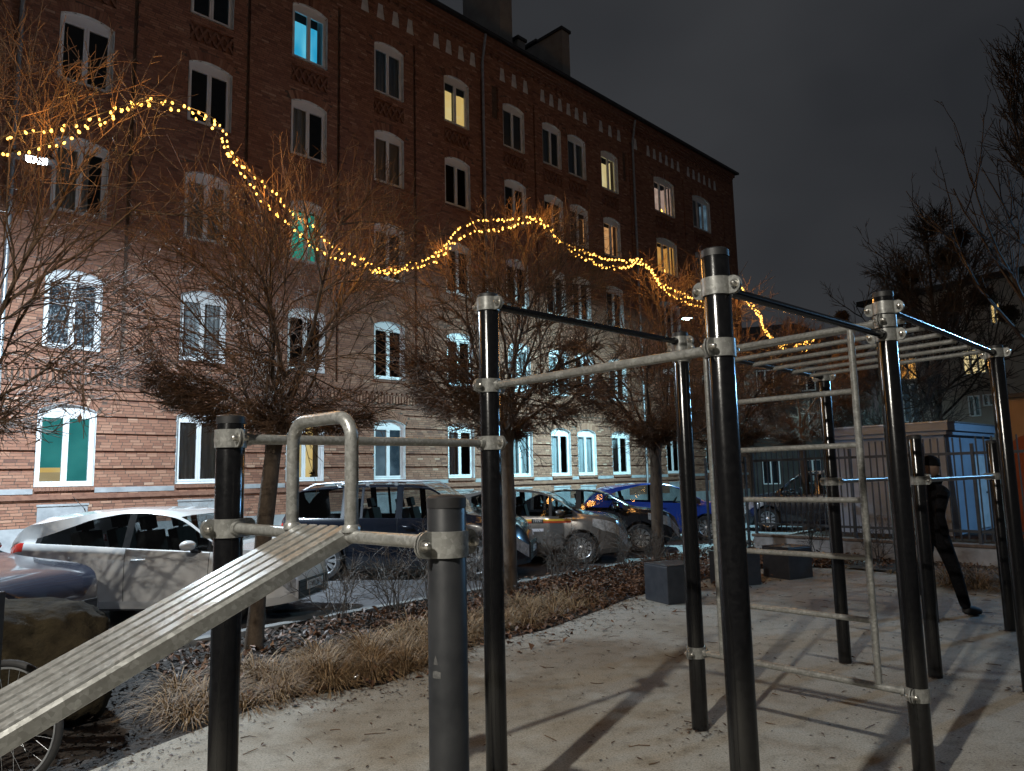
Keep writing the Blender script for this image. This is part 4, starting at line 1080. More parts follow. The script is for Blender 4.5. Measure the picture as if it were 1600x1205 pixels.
for p, sc in far: m.lathe([(0, -.017 * sc), (.011 * sc, -.012 * sc), (.0135 * sc, 0), (.008 * sc, .014 * sc)], 7, Matrix.Translation(tuple(p)), cap=False)
tag(m.build('distant_bulbs', M['bulb'], fest, 60), kind='stuff')
# the light those bulbs give, one small lamp for each metre or so of cable
for k in range(44):
    p = at_len(tot * (k + .5) / 44)
    ld = bpy.data.lights.new('bulb_glow', 'POINT'); ld.energy = 12.0 + 24.0 * max(0, (k + .5) / 44 - .35); ld.color = (1.0, .46, .11); ld.shadow_soft_size = .10
    lo = bpy.data.objects.new('bulb_glow', ld); COL.objects.link(lo); lo.location = tuple(p - f0 + [0, 0, .03]); lo.parent = fest

# ------------------------------------------------------------------ street lanterns
for i, ln in enumerate(LANTERNS):
    p = Vector(ln['pos']); ax, ay = ln['arm']; base = Vector((p.x + ax, p.y + ay, 0))
    root = empty('street_lantern', base, 0, ln['label'], 'street lamp', 'LED street lanterns')
    m = MB(); top = p.z + .12
    m.tube([(0, 0, -.1), (0, 0, 1.2), (0, 0, 1.22), (0, 0, top - .25)], [.075, .075, .05, .035], 14); m.build('pole', M['fence'], root, 40)
    m = MB(); e = Vector((-ax, -ay, 0)); m.tube([(0, 0, top - .3), (e.x * .05, e.y * .05, top - .08), (e.x * .25, e.y * .25, top), (e.x * .93, e.y * .93, top)], .026, 10); m.build('arm', M['fence'], root, 50)
    m = MB(); an = math.atan2(e.y, e.x); Mt = Matrix.Translation((e.x, e.y, p.z + .10)) @ Matrix.Rotation(an, 4, 'Z')
    m.add([tuple(Mt @ Vector(v)) for v in ((-.32, -.13, 0), (.30, -.15, 0), (.36, 0, 0), (.30, .15, 0), (-.32, .13, 0), (-.30, -.09, .08), (.22, -.10, .08), (.27, 0, .08), (.22, .10, .08), (-.30, .09, .08))], [(0, 1, 2, 3, 4)[::-1], (5, 6, 7, 8, 9), (0, 1, 6, 5), (1, 2, 7, 6), (2, 3, 8, 7), (3, 4, 9, 8), (4, 0, 5, 9)])
    hd = m.build('lamp_head', M['fence'], root)
    m = MB(); m.add([tuple(Mt @ Vector(v)) for v in ((-.08, -.08, -.035), (.16, -.09, -.035), (.16, .09, -.035), (-.08, .08, -.035), (-.11, -.11, -.001), (.19, -.12, -.001), (.19, .12, -.001), (-.11, .11, -.001))], [(0, 1, 2, 3), (0, 4, 5, 1), (1, 5, 6, 2), (2, 6, 7, 3), (3, 7, 4, 0)])
    m.build('lens', M[('lens', 'lens_cyan', 'lens_cyan', 'lens_warm')[i]], hd)
    if ln.get('shield'):      # luminous skirt on the park side of the lens: glare shield seen from the park
        sv = Vector((.55, -.835, 0)); su = Vector((.835, .55, 0)); c0 = Vector((e.x + .04 * math.cos(an), e.y + .04 * math.sin(an), p.z + .07)); m = MB()
        arc = [(-.24, -.06), (-.19, .10), (-.10, .17), (.0, .185), (.10, .17), (.19, .10), (.24, -.06)]
        V = [c0 + su * a + sv * b + Vector((0, 0, dz)) for dz in (.0, -.145) for a, b in arc] + [c0 + su * a * 1.04 + sv * (b + .006) + Vector((0, 0, dz)) for dz in (.0, -.145) for a, b in arc]
        n_ = len(arc); m.add(V[:2 * n_], [(k, k + 1, k + 1 + n_, k + n_) for k in range(n_ - 1)]); m.build('glare_shield', M['fence'], hd)
        m = MB(); m.add([V[2 * n_ + k] for k in (2, 3, 4)] + [V[3 * n_ + k] for k in (2, 3, 4)], [(k, k + 1, k + 4, k + 3) for k in range(2)]); m.build('glowing_skirt', M['skirt'], hd)
    ld = bpy.data.lights.new('lantern_light', 'AREA'); ld.shape = 'RECTANGLE'; ld.size = ln.get('size', .28); ld.size_y = ln.get('size', .20); ld.energy = ln['power']; ld.color = ln['color']
    lo = bpy.data.objects.new('lantern_light', ld); COL.objects.link(lo); lo.parent = root; lo.location = (e.x + .04 * math.cos(an), e.y + .04 * math.sin(an), p.z + (.055 if 'tilt' not in ln else -.03)); 
    if 'tilt' in ln:
        lo.rotation_euler = (ln['tilt'], 0, math.atan2(ln['aim'][1], ln['aim'][0]) - math.pi / 2)
    else: lo.rotation_euler = (0, 0, an)
#PART5

# ------------------------------------------------------------------ parked cars
def text_mesh(body, size, extrude, mat, parent, loc, rot, name='lettering'):
    tc = bpy.data.curves.new(name, 'FONT'); tc.body = body; tc.size = size; tc.align_x = 'CENTER'; tc.align_y = 'CENTER'; tc.extrude = extrude
    to = bpy.data.objects.new(name, tc); COL.objects.link(to)
    me = bpy.data.meshes.new_from_object(to.evaluated_get(bpy.context.evaluated_depsgraph_get()))
    bpy.data.objects.remove(to); bpy.data.curves.remove(tc); me.materials.clear(); me.materials.append(mat)
    return link(name, me, parent, loc, rot)
HEAD = math.radians(-8)
def lerp(pts, x):
    return float(np.interp(x, [p[0] for p in pts], [p[1] for p in pts]))
def smooth_prof(pts, x):
    """monotone-ish smooth interpolation through profile points"""
    X = np.array([p[0] for p in pts]); Y = np.array([p[1] for p in pts])
    i = int(np.clip(np.searchsorted(X, x) - 1, 0, len(X) - 2)); h = np.diff(X); d = np.diff(Y) / h
    def slope(k):
        if k == 0: return d[0]
        if k == len(X) - 1: return d[-1]
        a, b = d[k - 1], d[k]
        return 0 if a * b <= 0 else 2 * a * b / (a + b)
    t = (x - X[i]) / h[i]; m0, m1 = slope(i) * h[i], slope(i + 1) * h[i]
    return (2 * t**3 - 3 * t**2 + 1) * Y[i] + (t**3 - 2 * t**2 + t) * m0 + (-2 * t**3 + 3 * t**2) * Y[i + 1] + (t**3 - t**2) * m1

def wheel(parent, x, y, r, side, spokes, rimmat):
    w = empty('wheel', (x, y, r - .05 * 0)); w.parent = parent
    m = MB(); Mt = Matrix.Rotation(-side * math.pi / 2, 4, 'X') @ Matrix.Identity(4)
    prof = [(r * .66, -.09), (r * .90, -.095), (r * .985, -.07), (r, -.03), (r, .03), (r * .985, .07), (r * .90, .095), (r * .70, .09), (r * .665, .075)]
    m.lathe(prof, 36, Mt, cap=False); m.build('tyre', M['rubber'], w, 40)
    m = MB(); m.lathe([(r * .67, .03), (r * .67, .085), (r * .62, .075), (r * .60, .045)], 36, Mt, cap=False); m.lathe([(r * .60, .035), (.03, .04)], 36, Mt, mi=1, cap=True)
    for k in range(spokes):
        a = 2 * math.pi * k / spokes; R2 = Mt @ Matrix.Rotation(a, 4, 'Z')
        wd = .030 if spokes > 8 else .040
        V = [(.05, -wd * .55, .066), (r * .63, -wd * 1.25, .074), (r * .63, wd * 1.25, .074), (.05, wd * .55, .066)]; V += [(p[0], p[1] * 1.15, .040) for p in V]
        m.add([tuple(R2 @ Vector(p)) for p in V], [(0, 1, 2, 3), (0, 4, 5, 1), (1, 5, 6, 2), (2, 6, 7, 3), (3, 7, 4, 0)])
    m.lathe([(.065, .04), (.062, .074), (.045, .082), (.0, .083)], 16, Mt, cap=False)
    m.build('rim', [M[rimmat], M['trim']], w, 35)

def make_car(center, spec, paintm, label, group='cars parked nose-in along the kerb', cat='car', heading=HEAD, name='parked_car'):
    Lc, W2 = spec['L'], spec['W'] / 2
    root = empty(name, (center[0], center[1], -.05), heading, label, cat, group)
    xr, xf, R = spec['xr'], spec['xf'], spec['R']
    xs = set(np.round(np.arange(0, Lc + .001, .10), 3)); xs |= {0, .02, .05, Lc - .02, Lc - .05, Lc - .015, Lc}
    for xw in (xr, xf):
        for k in range(13): xs.add(round(xw - (R + .055) * math.cos(math.pi * k / 12), 3))
    seams = []
    for (a, b) in spec['doors']: seams += [a, b]
    for s_ in seams: xs |= {round(s_ - .004, 4), round(s_ + .004, 4)}
    pill = []
    for (a, b) in spec['side']: pill += [a, b]; xs |= {a, b}
    xs |= {spec['ws'][0], spec['ws'][1], spec['rw'][0], spec['rw'][1]}
    xs = np.array(sorted(xs)); xs = xs[np.concatenate([[True], np.diff(xs) > 1e-4])]
    def wx(x): return smooth_prof(spec['plan'], x) * W2
    rows = []
    for x in xs:
        zt = smooth_prof(spec['top'], x); w = wx(x); zb = min(smooth_prof(spec['belt'], x), zt - .03)
        z0 = .20 + .05 * max(0, (x - Lc + .5) / .5) + .10 * max(0, (.4 - x) / .4)
        arch = 0
        for xw in (xr, xf):
            d = abs(x - xw)
            if d < R + .055: arch = max(arch, R + math.sqrt((R + .055) ** 2 - d * d)); 
        zb0 = max(z0, arch); h = max(zt - zb, .03)
        ins = .045 + .34 * max(h - .08, 0) * spec.get('tumble', 1.0)
        fac = spec.get('dlo'); fac = float(np.interp(x, [p[0] for p in fac], [p[1] for p in fac])) if fac else 1.0
        wr = max(w - ins * (.35 + .65 * fac), w * .72); zr = zb + h * (.90 if h > .15 else .62) * fac
        zs = max(zb - .10 - .11 * min(1, max(0, (x - Lc + .85) / .35)), zb0 + .02); zm = max(.46, zb0 + .012); zl = max(z0 + .10, zb0 + .006)
        flare = .012 if arch > z0 else 0
        zm = min(zm, zs - .01); 
        rows.append([(w - .055 if zb0 == z0 else w + flare - .004, zb0), (w - .012 + flare, min(zl, zm - .004)), (w + flare, zm), (w - .004, zs), (w - .028, zb), (w - .040, zb + min(.012, h * .3)), (wr, zr), (wr - .045 * min(1, h * 4), zr + (zt - zr) * .62), (wr * .58, zt - (zt - zr) * .10), (0.0, zt)])
    nr_, K = len(xs), 10
    body, glass, dk = MB(), {}, None
    def vid(side): return [[(x - Lc / 2, side * p[0], p[1]) for p in rw] for x, rw in zip(xs, rows)]
    buckets = {}
    def put(name_, quad, side):
        q = quad if side < 0 else quad[::-1]
        buckets.setdefault(name_, []).append(q)
    for side in (-1, 1):
        G = vid(side)
        for i in range(nr_ - 1):
            xm = (xs[i] + xs[i + 1]) / 2; hh = min(rows[i][9][1] - rows[i][4][1], rows[i + 1][9][1] - rows[i + 1][4][1])
            seam = any(abs(xm - s_) < .004 for s_ in seams)
            for j in range(K - 1):
                q = [G[i][j], G[i + 1][j], G[i + 1][j + 1], G[i][j + 1]]
                nm_ = 'body'
                if j == 5:
                    ins_ = [k for k, (a, b) in enumerate(spec['side']) if a <= xm <= b]
                    if ins_ and hh > .03: nm_ = 'side_window%d' % (ins_[0] * 2 + (side > 0))
                    elif spec['side'][0][0] - .1 < xm < spec['side'][-1][1] + .1 and not spec.get('pillars_paint'): nm_ = 'pillar%d_%d' % (side > 0, sum(1 for a, b in spec['side'] if b < xm))
                elif j in (7, 8):
                    if spec['ws'][0] <= xm <= spec['ws'][1]: nm_ = 'windscreen'
                    elif spec['rw'][0] <= xm <= spec['rw'][1]: nm_ = 'rear_window'
                if nm_ == 'body' and j < 5:
                    if seam and j in (1, 2, 3, 4): nm_ = 'seam'
                    else:
                        for k, (a, b) in enumerate(spec['doors']):
                            if a + .004 < xm < b - .004 and j in (1, 2, 3): nm_ = 'door%d' % (k * 2 + (side > 0))
                        if xm > Lc - spec['hl'] and xm < Lc - .03 and j == 3: nm_ = 'headlight%d' % (side > 0)
                        if xm < spec['tl'] and xm > .02 and j in spec.get('tlrows', (3,)): nm_ = 'taillight%d' % (side > 0)
                    if j == 0 and nm_ == 'body': nm_ = 'sill'
                put(nm_, q, side)
    # nose and tail skins
    for end, i in ((1, nr_ - 1), (-1, 0)):
        A, B = vid(-1)[i], vid(1)[i]
        for j in range(K - 1):
            q = [A[j], B[j], B[j + 1], A[j + 1]]
            buckets.setdefault('body', []).append(q if end > 0 else q[::-1])
    def bmesh_of(nm_, matname, parent, partname, smooth=32):
        if nm_ not in buckets: return None
        m = MB(); idx = {}
        for q in buckets[nm_]:
            f = []
            for p in q:
                kk = tuple(round(c, 4) for c in p)
                if kk not in idx: idx[kk] = len(m.v); m.v.append(p)
                if not f or f[-1] != idx[kk]: f.append(idx[kk])
            if len(set(f)) >= 3: m.f.append(tuple(dict.fromkeys(f))); m.m.append(0)
        return m.build(partname, matname, parent, smooth)
    bmesh_of('body', paintm, root, 'body', 38); bmesh_of('seam', M['seam'], root, 'panel_gap'); [bmesh_of('pillar%d_%d' % (s_, k_), M['trim'], root, 'pillar_trim') for s_ in (0, 1) for k_ in range(6)]; bmesh_of('sill', M['trim'] if spec.get('darksill') else paintm, root, 'sill_panel')
    gm = M[spec.get('glass', 'carglass')]
    bmesh_of('windscreen', M['carglass'], root, 'windscreen'); bmesh_of('rear_window', gm, root, 'rear_window')
    for k in range(len(spec['side'])):
        for s_ in (0, 1): bmesh_of('side_window%d' % (k * 2 + s_), gm, root, 'side_window')
    for k, (a, b) in enumerate(spec['doors']):
        for s_ in (0, 1):
            d = bmesh_of('door%d' % (k * 2 + s_), paintm, root, 'door', 38); sy = 1 if s_ else -1
            if d:
                m = MB(); hx = a + .10 - Lc / 2; zz = lerp(spec['belt'], a + .2) - .13; yw = wx(a + .2)
                m.tube([(hx, sy * (yw - .004), zz), (hx + .02, sy * (yw + .026), zz + .003), (hx + .17, sy * (yw + .028), zz + .003), (hx + .19, sy * (yw - .002), zz)], [.010, .013, .013, .010], 8)
                m.build('handle', M[spec['handle']] if spec.get('handle') else paintm, d, 50)
    for s_ in (0, 1):
        bmesh_of('headlight%d' % s_, M['headlamp'], root, 'headlight'); bmesh_of('taillight%d' % s_, M['taillamp'], root, 'taillight')
    # nose: grille, plate; rear plate
    zn = spec['nose']
    m = MB(); w_ = W2 * spec['plan'][-1][1]
    m.bx(Lc / 2 - .01, Lc / 2 + .012, -w_ * .95, w_ * .95, zn[0], zn[1]); gr = m.build('grille', M['trim'], root, bevel=.004)
    for k in range(4):
        z = zn[0] + (zn[1] - zn[0]) * (k + .5) / 4; m = MB(); m.bx(Lc / 2 + .012, Lc / 2 + .017, -w_ * .9, w_ * .9, z - .006, z + .006); m.build('grille_bar', M['rubber'], gr)
    m = MB(); m.bx(Lc / 2 + .018, Lc / 2 + .026, -.26, .26, zn[2], zn[2] + .112); pl = m.build('number_plate', M['plate'], root, bevel=.003)
    if spec.get('plate'):
        text_mesh(spec['plate'], .098, .001, M['ink'], pl, (Lc / 2 + .0275, 0, zn[2] + .055), (math.pi / 2, 0, math.pi / 2))
    m = MB(); m.bx(-Lc / 2 - .016, -Lc / 2 - .006, -.26, .26, .62, .732); m.build('number_plate', M['plate'], root, bevel=.003)
    # underbody and cabin
    m = MB(); m.bx(.25 - Lc / 2, Lc / 2 - .3, -W2 + .30, W2 - .30, .16, .62); m.bx(xr + R + .08 - Lc / 2, xf - R - .08 - Lc / 2, -W2 + .06, W2 - .06, .18, .40); m.bx(.30 - Lc / 2, spec['ws'][1] - .1 - Lc / 2, -W2 + .12, W2 - .12, .60, .70); m.build('underbody', M['trim'], root)
    sx = spec['seatx']; 
    for xx in sx:
        for yy in (-.36, .36):
            m = MB(); m.bx(-.26, .22, -.23, .23, .68, .80)
            Mt = Matrix.Translation((-.24, 0, .80)) @ Matrix.Rotation(-.25, 4, 'Y'); m.bx(-.07, .07, -.23, .23, 0, spec['seath'], M=Mt); m.bx(-.045, .045, -.13, .13, spec['seath'] + .03, spec['seath'] + .20, M=Mt); m.bx(-.012, .012, -.05, .05, spec['seath'] - .02, spec['seath'] + .05, M=Mt)
            m.build('seat', M['seat'], root, loc=(xx - Lc / 2, yy, 0), bevel=.035)
    sw = MB(); c_ = Vector((spec['ws'][1] - .62 - Lc / 2, .36, .98)); pts = [c_ + Vector((.10 * math.sin(a), .17 * math.cos(a), .15 * math.sin(a))) for a in np.linspace(0, 2 * math.pi, 22)]; sw.tube(pts, .014, 8); sw.tube([c_, c_ + Vector((.3, 0, -.12))], .03, 8); sw.build('steering_wheel', M['trim'], root, 50)
    db = MB(); db.bx(spec['ws'][1] - .50 - Lc / 2, spec['ws'][1] - .12 - Lc / 2, -W2 + .16, W2 - .16, .66, lerp(spec['belt'], spec['ws'][1] - .3) - .02); db.build('dashboard', M['trim'], root, bevel=.05)
    # mirrors, wheels, aerial, extras
    for sy in (-1, 1):
        mx = spec['mirror']; zz = lerp(spec['belt'], mx) + .03; yy = wx(mx)
        m = MB(); n_ = 12; V = []
        prof = [(-.02, .0), (.0, .75), (.05, 1.0), (.11, .9), (.15, .55), (.165, .05)]
        for (dx, s_) in prof:
            for k in range(n_):
                a = 2 * math.pi * k / n_; V.append((mx - Lc / 2 - .06 + dx, sy * (yy + .115 + .105 * s_ * math.cos(a)), zz + .065 + .068 * s_ * math.sin(a)))
        F = [(i * n_ + k, i * n_ + (k + 1) % n_, (i + 1) * n_ + (k + 1) % n_, (i + 1) * n_ + k) for i in range(len(prof) - 1) for k in range(n_)]
        if sy > 0: F = [f[::-1] for f in F]
        m.add(V, F); m.add([(mx - Lc / 2 - .03, sy * (yy - .05), zz - .055), (mx - Lc / 2 + .10, sy * (yy - .05), zz - .055), (mx - Lc / 2 + .06, sy * (yy + .09), zz + .02), (mx - Lc / 2, sy * (yy + .09), zz + .02), (mx - Lc / 2 - .03, sy * (yy - .05), zz - .02), (mx - Lc / 2 + .10, sy * (yy - .05), zz - .02), (mx - Lc / 2 + .06, sy * (yy + .09), zz + .05), (mx - Lc / 2, sy * (yy + .09), zz + .05)], [(0, 1, 2, 3), (7, 6, 5, 4), (0, 4, 5, 1), (2, 6, 7, 3), (1, 5, 6, 2), (0, 3, 7, 4)], 1)
        m.build('mirror', [paintm, M['trim']], root, 45)
        for xw in (xr, xf): wheel(root, xw - Lc / 2, sy * (W2 - .105), R, sy if sy < 0 else 1, spec['spokes'], 'rim')
    m = MB(); ax = spec['aerial']; az = smooth_prof(spec['top'], ax); m.tube([(ax - Lc / 2, 0, az - .01), (ax - Lc / 2 - .03, 0, az + .05)], .008, 8); m.tube([(ax - Lc / 2 - .03, 0, az + .05), (ax - Lc / 2 - .22, 0, az + .22)], .004, 6); m.build('aerial', M['trim'], root)
    if spec.get('rails'):
        for sy in (-1, 1):
            x0, x1 = spec['rails']; yy = sy * (W2 - .25); pts = [(x0 - Lc / 2, yy, smooth_prof(spec['top'], x0) - .03)] + [(x - Lc / 2, yy, smooth_prof(spec['top'], x) + .045) for x in np.linspace(x0 + .22, x1 - .22, 9)] + [(x1 - Lc / 2, yy, smooth_prof(spec['top'], x1) - .03)]
            m = MB(); m.tube(pts, .017, 8)
            for x in (x0 + .7, (x0 + x1) / 2, x1 - .7): m.bx(x - Lc / 2 - .03, x - Lc / 2 + .03, yy - .015, yy + .015, smooth_prof(spec['top'], x) - .05, smooth_prof(spec['top'], x) + .04)
            m.build('roof_rail', M['zinc'], root, 40)
    return root

PLAN = [(0, .72), (.08, .84), (.30, .955), (.8, 1.0), (3.1, 1.0), (3.5, .975), (3.78, .90), (3.95, .75), (4.05, .58)]
def scaled(pts, L0, L1): return [(x * L1 / L0, y) for x, y in pts]
HATCH = dict(dlo=[(.55, .22), (.9, .52), (1.25, .80), (1.7, .97), (2.0, 1.0)], L=4.05, W=1.72, R=.305, xr=.72, xf=3.24, top=[(0, .78), (.03, .98), (.10, 1.10), (.36, 1.36), (.50, 1.395), (1.0, 1.44), (1.55, 1.462), (2.05, 1.445), (2.45, 1.375), (3.12, 1.00), (3.25, .965), (3.6, .925), (3.85, .855), (3.97, .74), (4.05, .54)],
             belt=[(0, .92), (.3, 1.03), (.9, 1.005), (2.0, .945), (3.0, .895), (3.5, .86), (3.8, .79), (4.05, .50)], plan=PLAN, doors=[(1.86, 3.02)], side=[(.62, 1.80), (1.90, 2.98)], ws=(2.50, 3.12), rw=(.10, .36), hl=.72, tl=.36, tlrows=(3, 4), nose=(.27, .50, .36), seatx=(1.25, 2.2), seath=.36, mirror=2.80, spokes=7, aerial=.62, glass='carglass', plate='WI 26')
WAGON = dict(L=4.60, W=1.84, R=.35, xr=.92, xf=3.72, tumble=.75, top=[(0, .80), (.03, 1.05), (.09, 1.15), (.26, 1.55), (.42, 1.635), (.9, 1.68), (1.7, 1.70), (2.5, 1.68), (2.85, 1.62), (3.42, 1.20), (3.55, 1.15), (4.1, 1.07), (4.38, .96), (4.52, .78), (4.60, .60)],
             belt=[(0, 1.0), (.4, 1.10), (1.5, 1.085), (3.3, 1.05), (4.0, .96), (4.6, .55)], plan=[(0, .80), (.08, .90), (.3, .97), (.9, 1.0), (3.5, 1.0), (4.0, .97), (4.3, .88), (4.48, .72), (4.6, .55)], doors=[(1.32, 2.28), (2.28, 3.36)], side=[(.34, 1.22), (1.34, 1.58), (1.63, 2.24), (2.36, 3.30)], ws=(2.86, 3.42), rw=(.09, .27), hl=.50, tl=.14, tlrows=(2, 3), nose=(.30, .62, .42), seatx=(1.75, 2.55), seath=.44, mirror=3.15, spokes=10, aerial=.8, rails=(.42, 2.9), pillars_paint=True, handle=None)
TAXI = dict(HATCH, dlo=[(.55, .45), (.9, .75), (1.3, .95), (1.7, 1.0)], L=4.30, W=1.79, R=.315, xr=.80, xf=3.36, top=[(0, .80), (.03, 1.0), (.1, 1.12), (.55, 1.40), (1.2, 1.50), (1.9, 1.525), (2.35, 1.49), (2.7, 1.40), (3.42, 1.00), (3.55, .985), (3.9, .945), (4.12, .86), (4.23, .73), (4.30, .52)],
            belt=[(0, .94), (.4, 1.03), (1.2, 1.0), (2.2, .96), (3.2, .93), (3.7, .89), (4.05, .80), (4.3, .48)], plan=scaled(PLAN, 4.05, 4.30), doors=[(1.05, 1.98), (1.98, 3.18)], side=[(.62, .98), (1.10, 1.92), (2.04, 2.72), (2.78, 3.20)], ws=(2.62, 3.42), rw=(.1, .5), seatx=(1.45, 2.35), mirror=2.95, spokes=10, plate=None, handle=None, nose=(.26, .48, .36))
SEDAN = dict(TAXI, dlo=None, L=4.50, W=1.80, R=.32, xr=.98, xf=3.60, top=[(0, .78), (.03, .92), (.08, 1.0), (.55, 1.06), (1.35, 1.38), (1.9, 1.45), (2.4, 1.44), (2.8, 1.36), (3.52, 1.00), (3.65, .98), (4.12, .925), (4.34, .84), (4.44, .71), (4.50, .52)], belt=[(0, .88), (.6, .98), (1.4, .985), (2.4, .95), (3.4, .915), (3.9, .87), (4.25, .79), (4.5, .48)], plan=scaled(PLAN, 4.05, 4.50), doors=[(1.35, 2.2), (2.2, 3.3)], side=[(1.15, 1.38), (1.44, 2.14), (2.26, 3.22)], ws=(2.78, 3.52), rw=(.58, 1.3), seatx=(1.7, 2.5), mirror=3.05, rails=None)
COMPACT = dict(HATCH, dlo=[(.6, .4), (1.0, .72), (1.5, .95), (1.8, 1.0)], L=4.10, W=1.78, R=.325, xr=.76, xf=3.24, top=[(0, .82), (.03, 1.02), (.1, 1.14), (.45, 1.42), (1.0, 1.50), (1.7, 1.535), (2.2, 1.51), (2.55, 1.42), (3.22, 1.04), (3.35, 1.01), (3.7, .965), (3.92, .88), (4.03, .75), (4.10, .54)], belt=[(0, .98), (.5, 1.08), (1.2, 1.04), (2.2, .99), (3.1, .94), (3.6, .85), (4.1, .47)], doors=[(1.0, 1.9), (1.9, 3.05)], side=[(.66, 1.80), (1.98, 3.0)], plan=scaled(PLAN, 4.05, 4.10), seatx=(1.35, 2.25), mirror=2.82, spokes=10, plate=None)
CARS = {}
CARS['A'] = make_car((-4.74, 10.45), HATCH, paint('white_car_paint', (.52, .515, .505)), 'white three-door hatchback with black mirror foot, nearest whole car')
CARS['B'] = make_car((-1.95, 14.15), WAGON, paint('dark_blue_car_paint', (.003, .005, .010)), 'dark blue estate car with roof rails behind the foot loop')
CARS['C'] = make_car((.24, 16.1), TAXI, paint('grey_car_paint', (.15, .142, .135), .4), 'grey brown taxi hatchback with a yellow and red door stripe')
CARS['D'] = make_car((1.65, 18.2), SEDAN, paint('black_car_paint', (.012, .013, .016)), 'black saloon with a cyan gleaming windscreen between taxi and blue car')
CARS['E'] = make_car((3.99, 20.7), COMPACT, paint('bright_blue_car_paint', (.010, .045, .30)), 'bright blue hatchback with alloy wheels, farthest car of the kerb row')
CARS['F'] = make_car((-7.20, 8.64), dict(SEDAN, top=[(0, .78), (.03, .92), (.08, 1.0), (.55, 1.06), (1.1, 1.34), (1.6, 1.40), (2.0, 1.38), (2.3, 1.31), (2.95, .98), (3.2, .93), (4.05, .83), (4.36, .72), (4.45, .60), (4.50, .48)], ws=(2.28, 2.95), side=[(1.15, 1.38), (1.44, 1.95), (2.05, 2.75)], doors=[(1.2, 2.0), (2.0, 2.85)], mirror=2.6), paint('midnight_car_paint', (.022, .024, .036)), 'dark car at the left edge showing only bonnet and headlight')
make_car((9.2, 22.5), WAGON, M_ := paint('black_blue_car_paint', (.014, .015, .022)), 'dark estate car with a red lamp behind the railing', 'cars standing in the yard behind the railing', heading=math.radians(155))
make_car((11.6, 27.0), dict(COMPACT), paint('slate_car_paint', (.03, .03, .05)), 'dark compact car farther back behind the railing', 'cars standing in the yard behind the railing', heading=math.radians(172))
# taxi stripe with its number, sticker: flat print on the door
tx = CARS['C']; Wt = 1.79 / 2
m = MB(); m.bx(-1.05, 1.02, -Wt - .0035, -Wt - .0005, .865, .905); m.build('door_stripe', M['stripe_y'], tx)
m = MB(); m.bx(-1.05, 1.02, -Wt - .0035, -Wt - .0005, .828, .864); m.build('door_stripe', M['stripe_r'], tx)
m = MB(); m.bx(.22, .46, -Wt - .006, -Wt - .0036, .826, .907); sp = m.build('stripe_label', M['ink'], tx)
text_mesh('19191', .075, .0005, M['white_print'], sp, (.34, -Wt - .0068, .866), (math.pi / 2, 0, 0))
m = MB(); m.bx(.20, .46, -Wt - .004, -Wt - .0005, .66, .715); m.build('door_sticker', M['sticker'], tx)

# ------------------------------------------------------------------ boulder, jump boxes, bicycle, stand
def blob(name, loc, rad, seed, mat, label, cat, sub=5, amp=.16, flat=None):
    import bmesh
    bm = bmesh.new(); bmesh.ops.create_icosphere(bm, subdivisions=sub, radius=1.0)
    from mathutils import noise
    for v in bm.verts:
        p = v.co.copy(); s = Vector((seed, seed * 1.7, 0))
        k = 1 + amp * noise.noise(p * 1.3 + s) + amp * .55 * noise.noise(p * 3.1 + s) + amp * .28 * noise.noise(p * 7 + s) + amp * .14 * noise.noise(p * 17 + s)
        q = Vector((math.copysign(abs(p.x) ** .62, p.x), math.copysign(abs(p.y) ** .66, p.y), math.copysign(abs(p.z) ** .60, p.z))) * k
        v.co = Vector((q.x * rad[0], q.y * rad[1], q.z * rad[2]))
    me = bpy.data.meshes.new(name); bm.to_mesh(me); bm.free(); me.materials.append(mat)
    me.polygons.foreach_set('use_smooth', [True] * len(me.polygons))
    o = link(name, me, None, loc); return tag(o, label, cat)
b_ = blob('boulder', (-3.95, 5.75, .33), (.80, .48, .53), 3.3, M['rock'], 'big rough brown boulder in front of the white car', 'boulder')
b_.rotation_euler = (0, .05, math.radians(18))
jb = None
for (x, y, rz, lab) in ((2.12, 10.28, .42, 'dark jump box nearest the brown tree trunk'), (3.38, 11.65, .46, 'middle dark jump box, half hidden by the tallest post'), (4.42, 12.28, .50, 'dark jump box farthest right, before the railing plinth')):
    m = MB(); m.bx(-.27, .27, -.27, .27, 0, .485)
    o = m.build('jump_box', M['box'], None, loc=(x, y, 0.0), bevel=.012); o.rotation_euler = (0, 0, rz); tag(o, lab, 'jump box', 'dark jump boxes on the far edge of the pale surface')
    m = MB(); m.bx(-.272, .272, -.272, .272, .486, .502); m.build('top_board', M['rubber'] if 0 else M['box'], o, bevel=.006)

bike = empty('bicycle', (-3.42, 4.42, 0.03), math.radians(172), 'dark bicycle at the lower left corner, one wheel showing behind the sloping bench', 'bicycle')
def bike_wheel(x, z=.355):
    w = empty('wheel', (x, 0, z)); w.parent = bike
    Mt = Matrix.Rotation(math.pi / 2, 4, 'X')
    m = MB(); prof = [(.335 + .020 * math.cos(a), .020 * math.sin(a)) for a in np.linspace(0, 2 * math.pi, 13)]; m.lathe(prof, 56, Mt, cap=False); m.build('tyre', M['rubber'], w, 60)
    m = MB(); m.lathe([(.316, -.011), (.305, -.009), (.302, 0), (.305, .009), (.316, .011)], 56, Mt, cap=False); m.build('rim', M['zinc'], w, 60)
    m = MB()
    for k in range(28):
        a = 2 * math.pi * k / 28; s_ = 1 if k % 2 else -1
        m.tube([(.02 * math.cos(a + s_), s_ * .028, .02 * math.sin(a + s_)), (.305 * math.cos(a), 0, .305 * math.sin(a))], .0011, 4, cap=False)
    m.lathe([(.018, -.045), (.018, .045)], 12, Mt); m.build('spokes', M['zinc'], w)
bike_wheel(-.53); bike_wheel(.53)
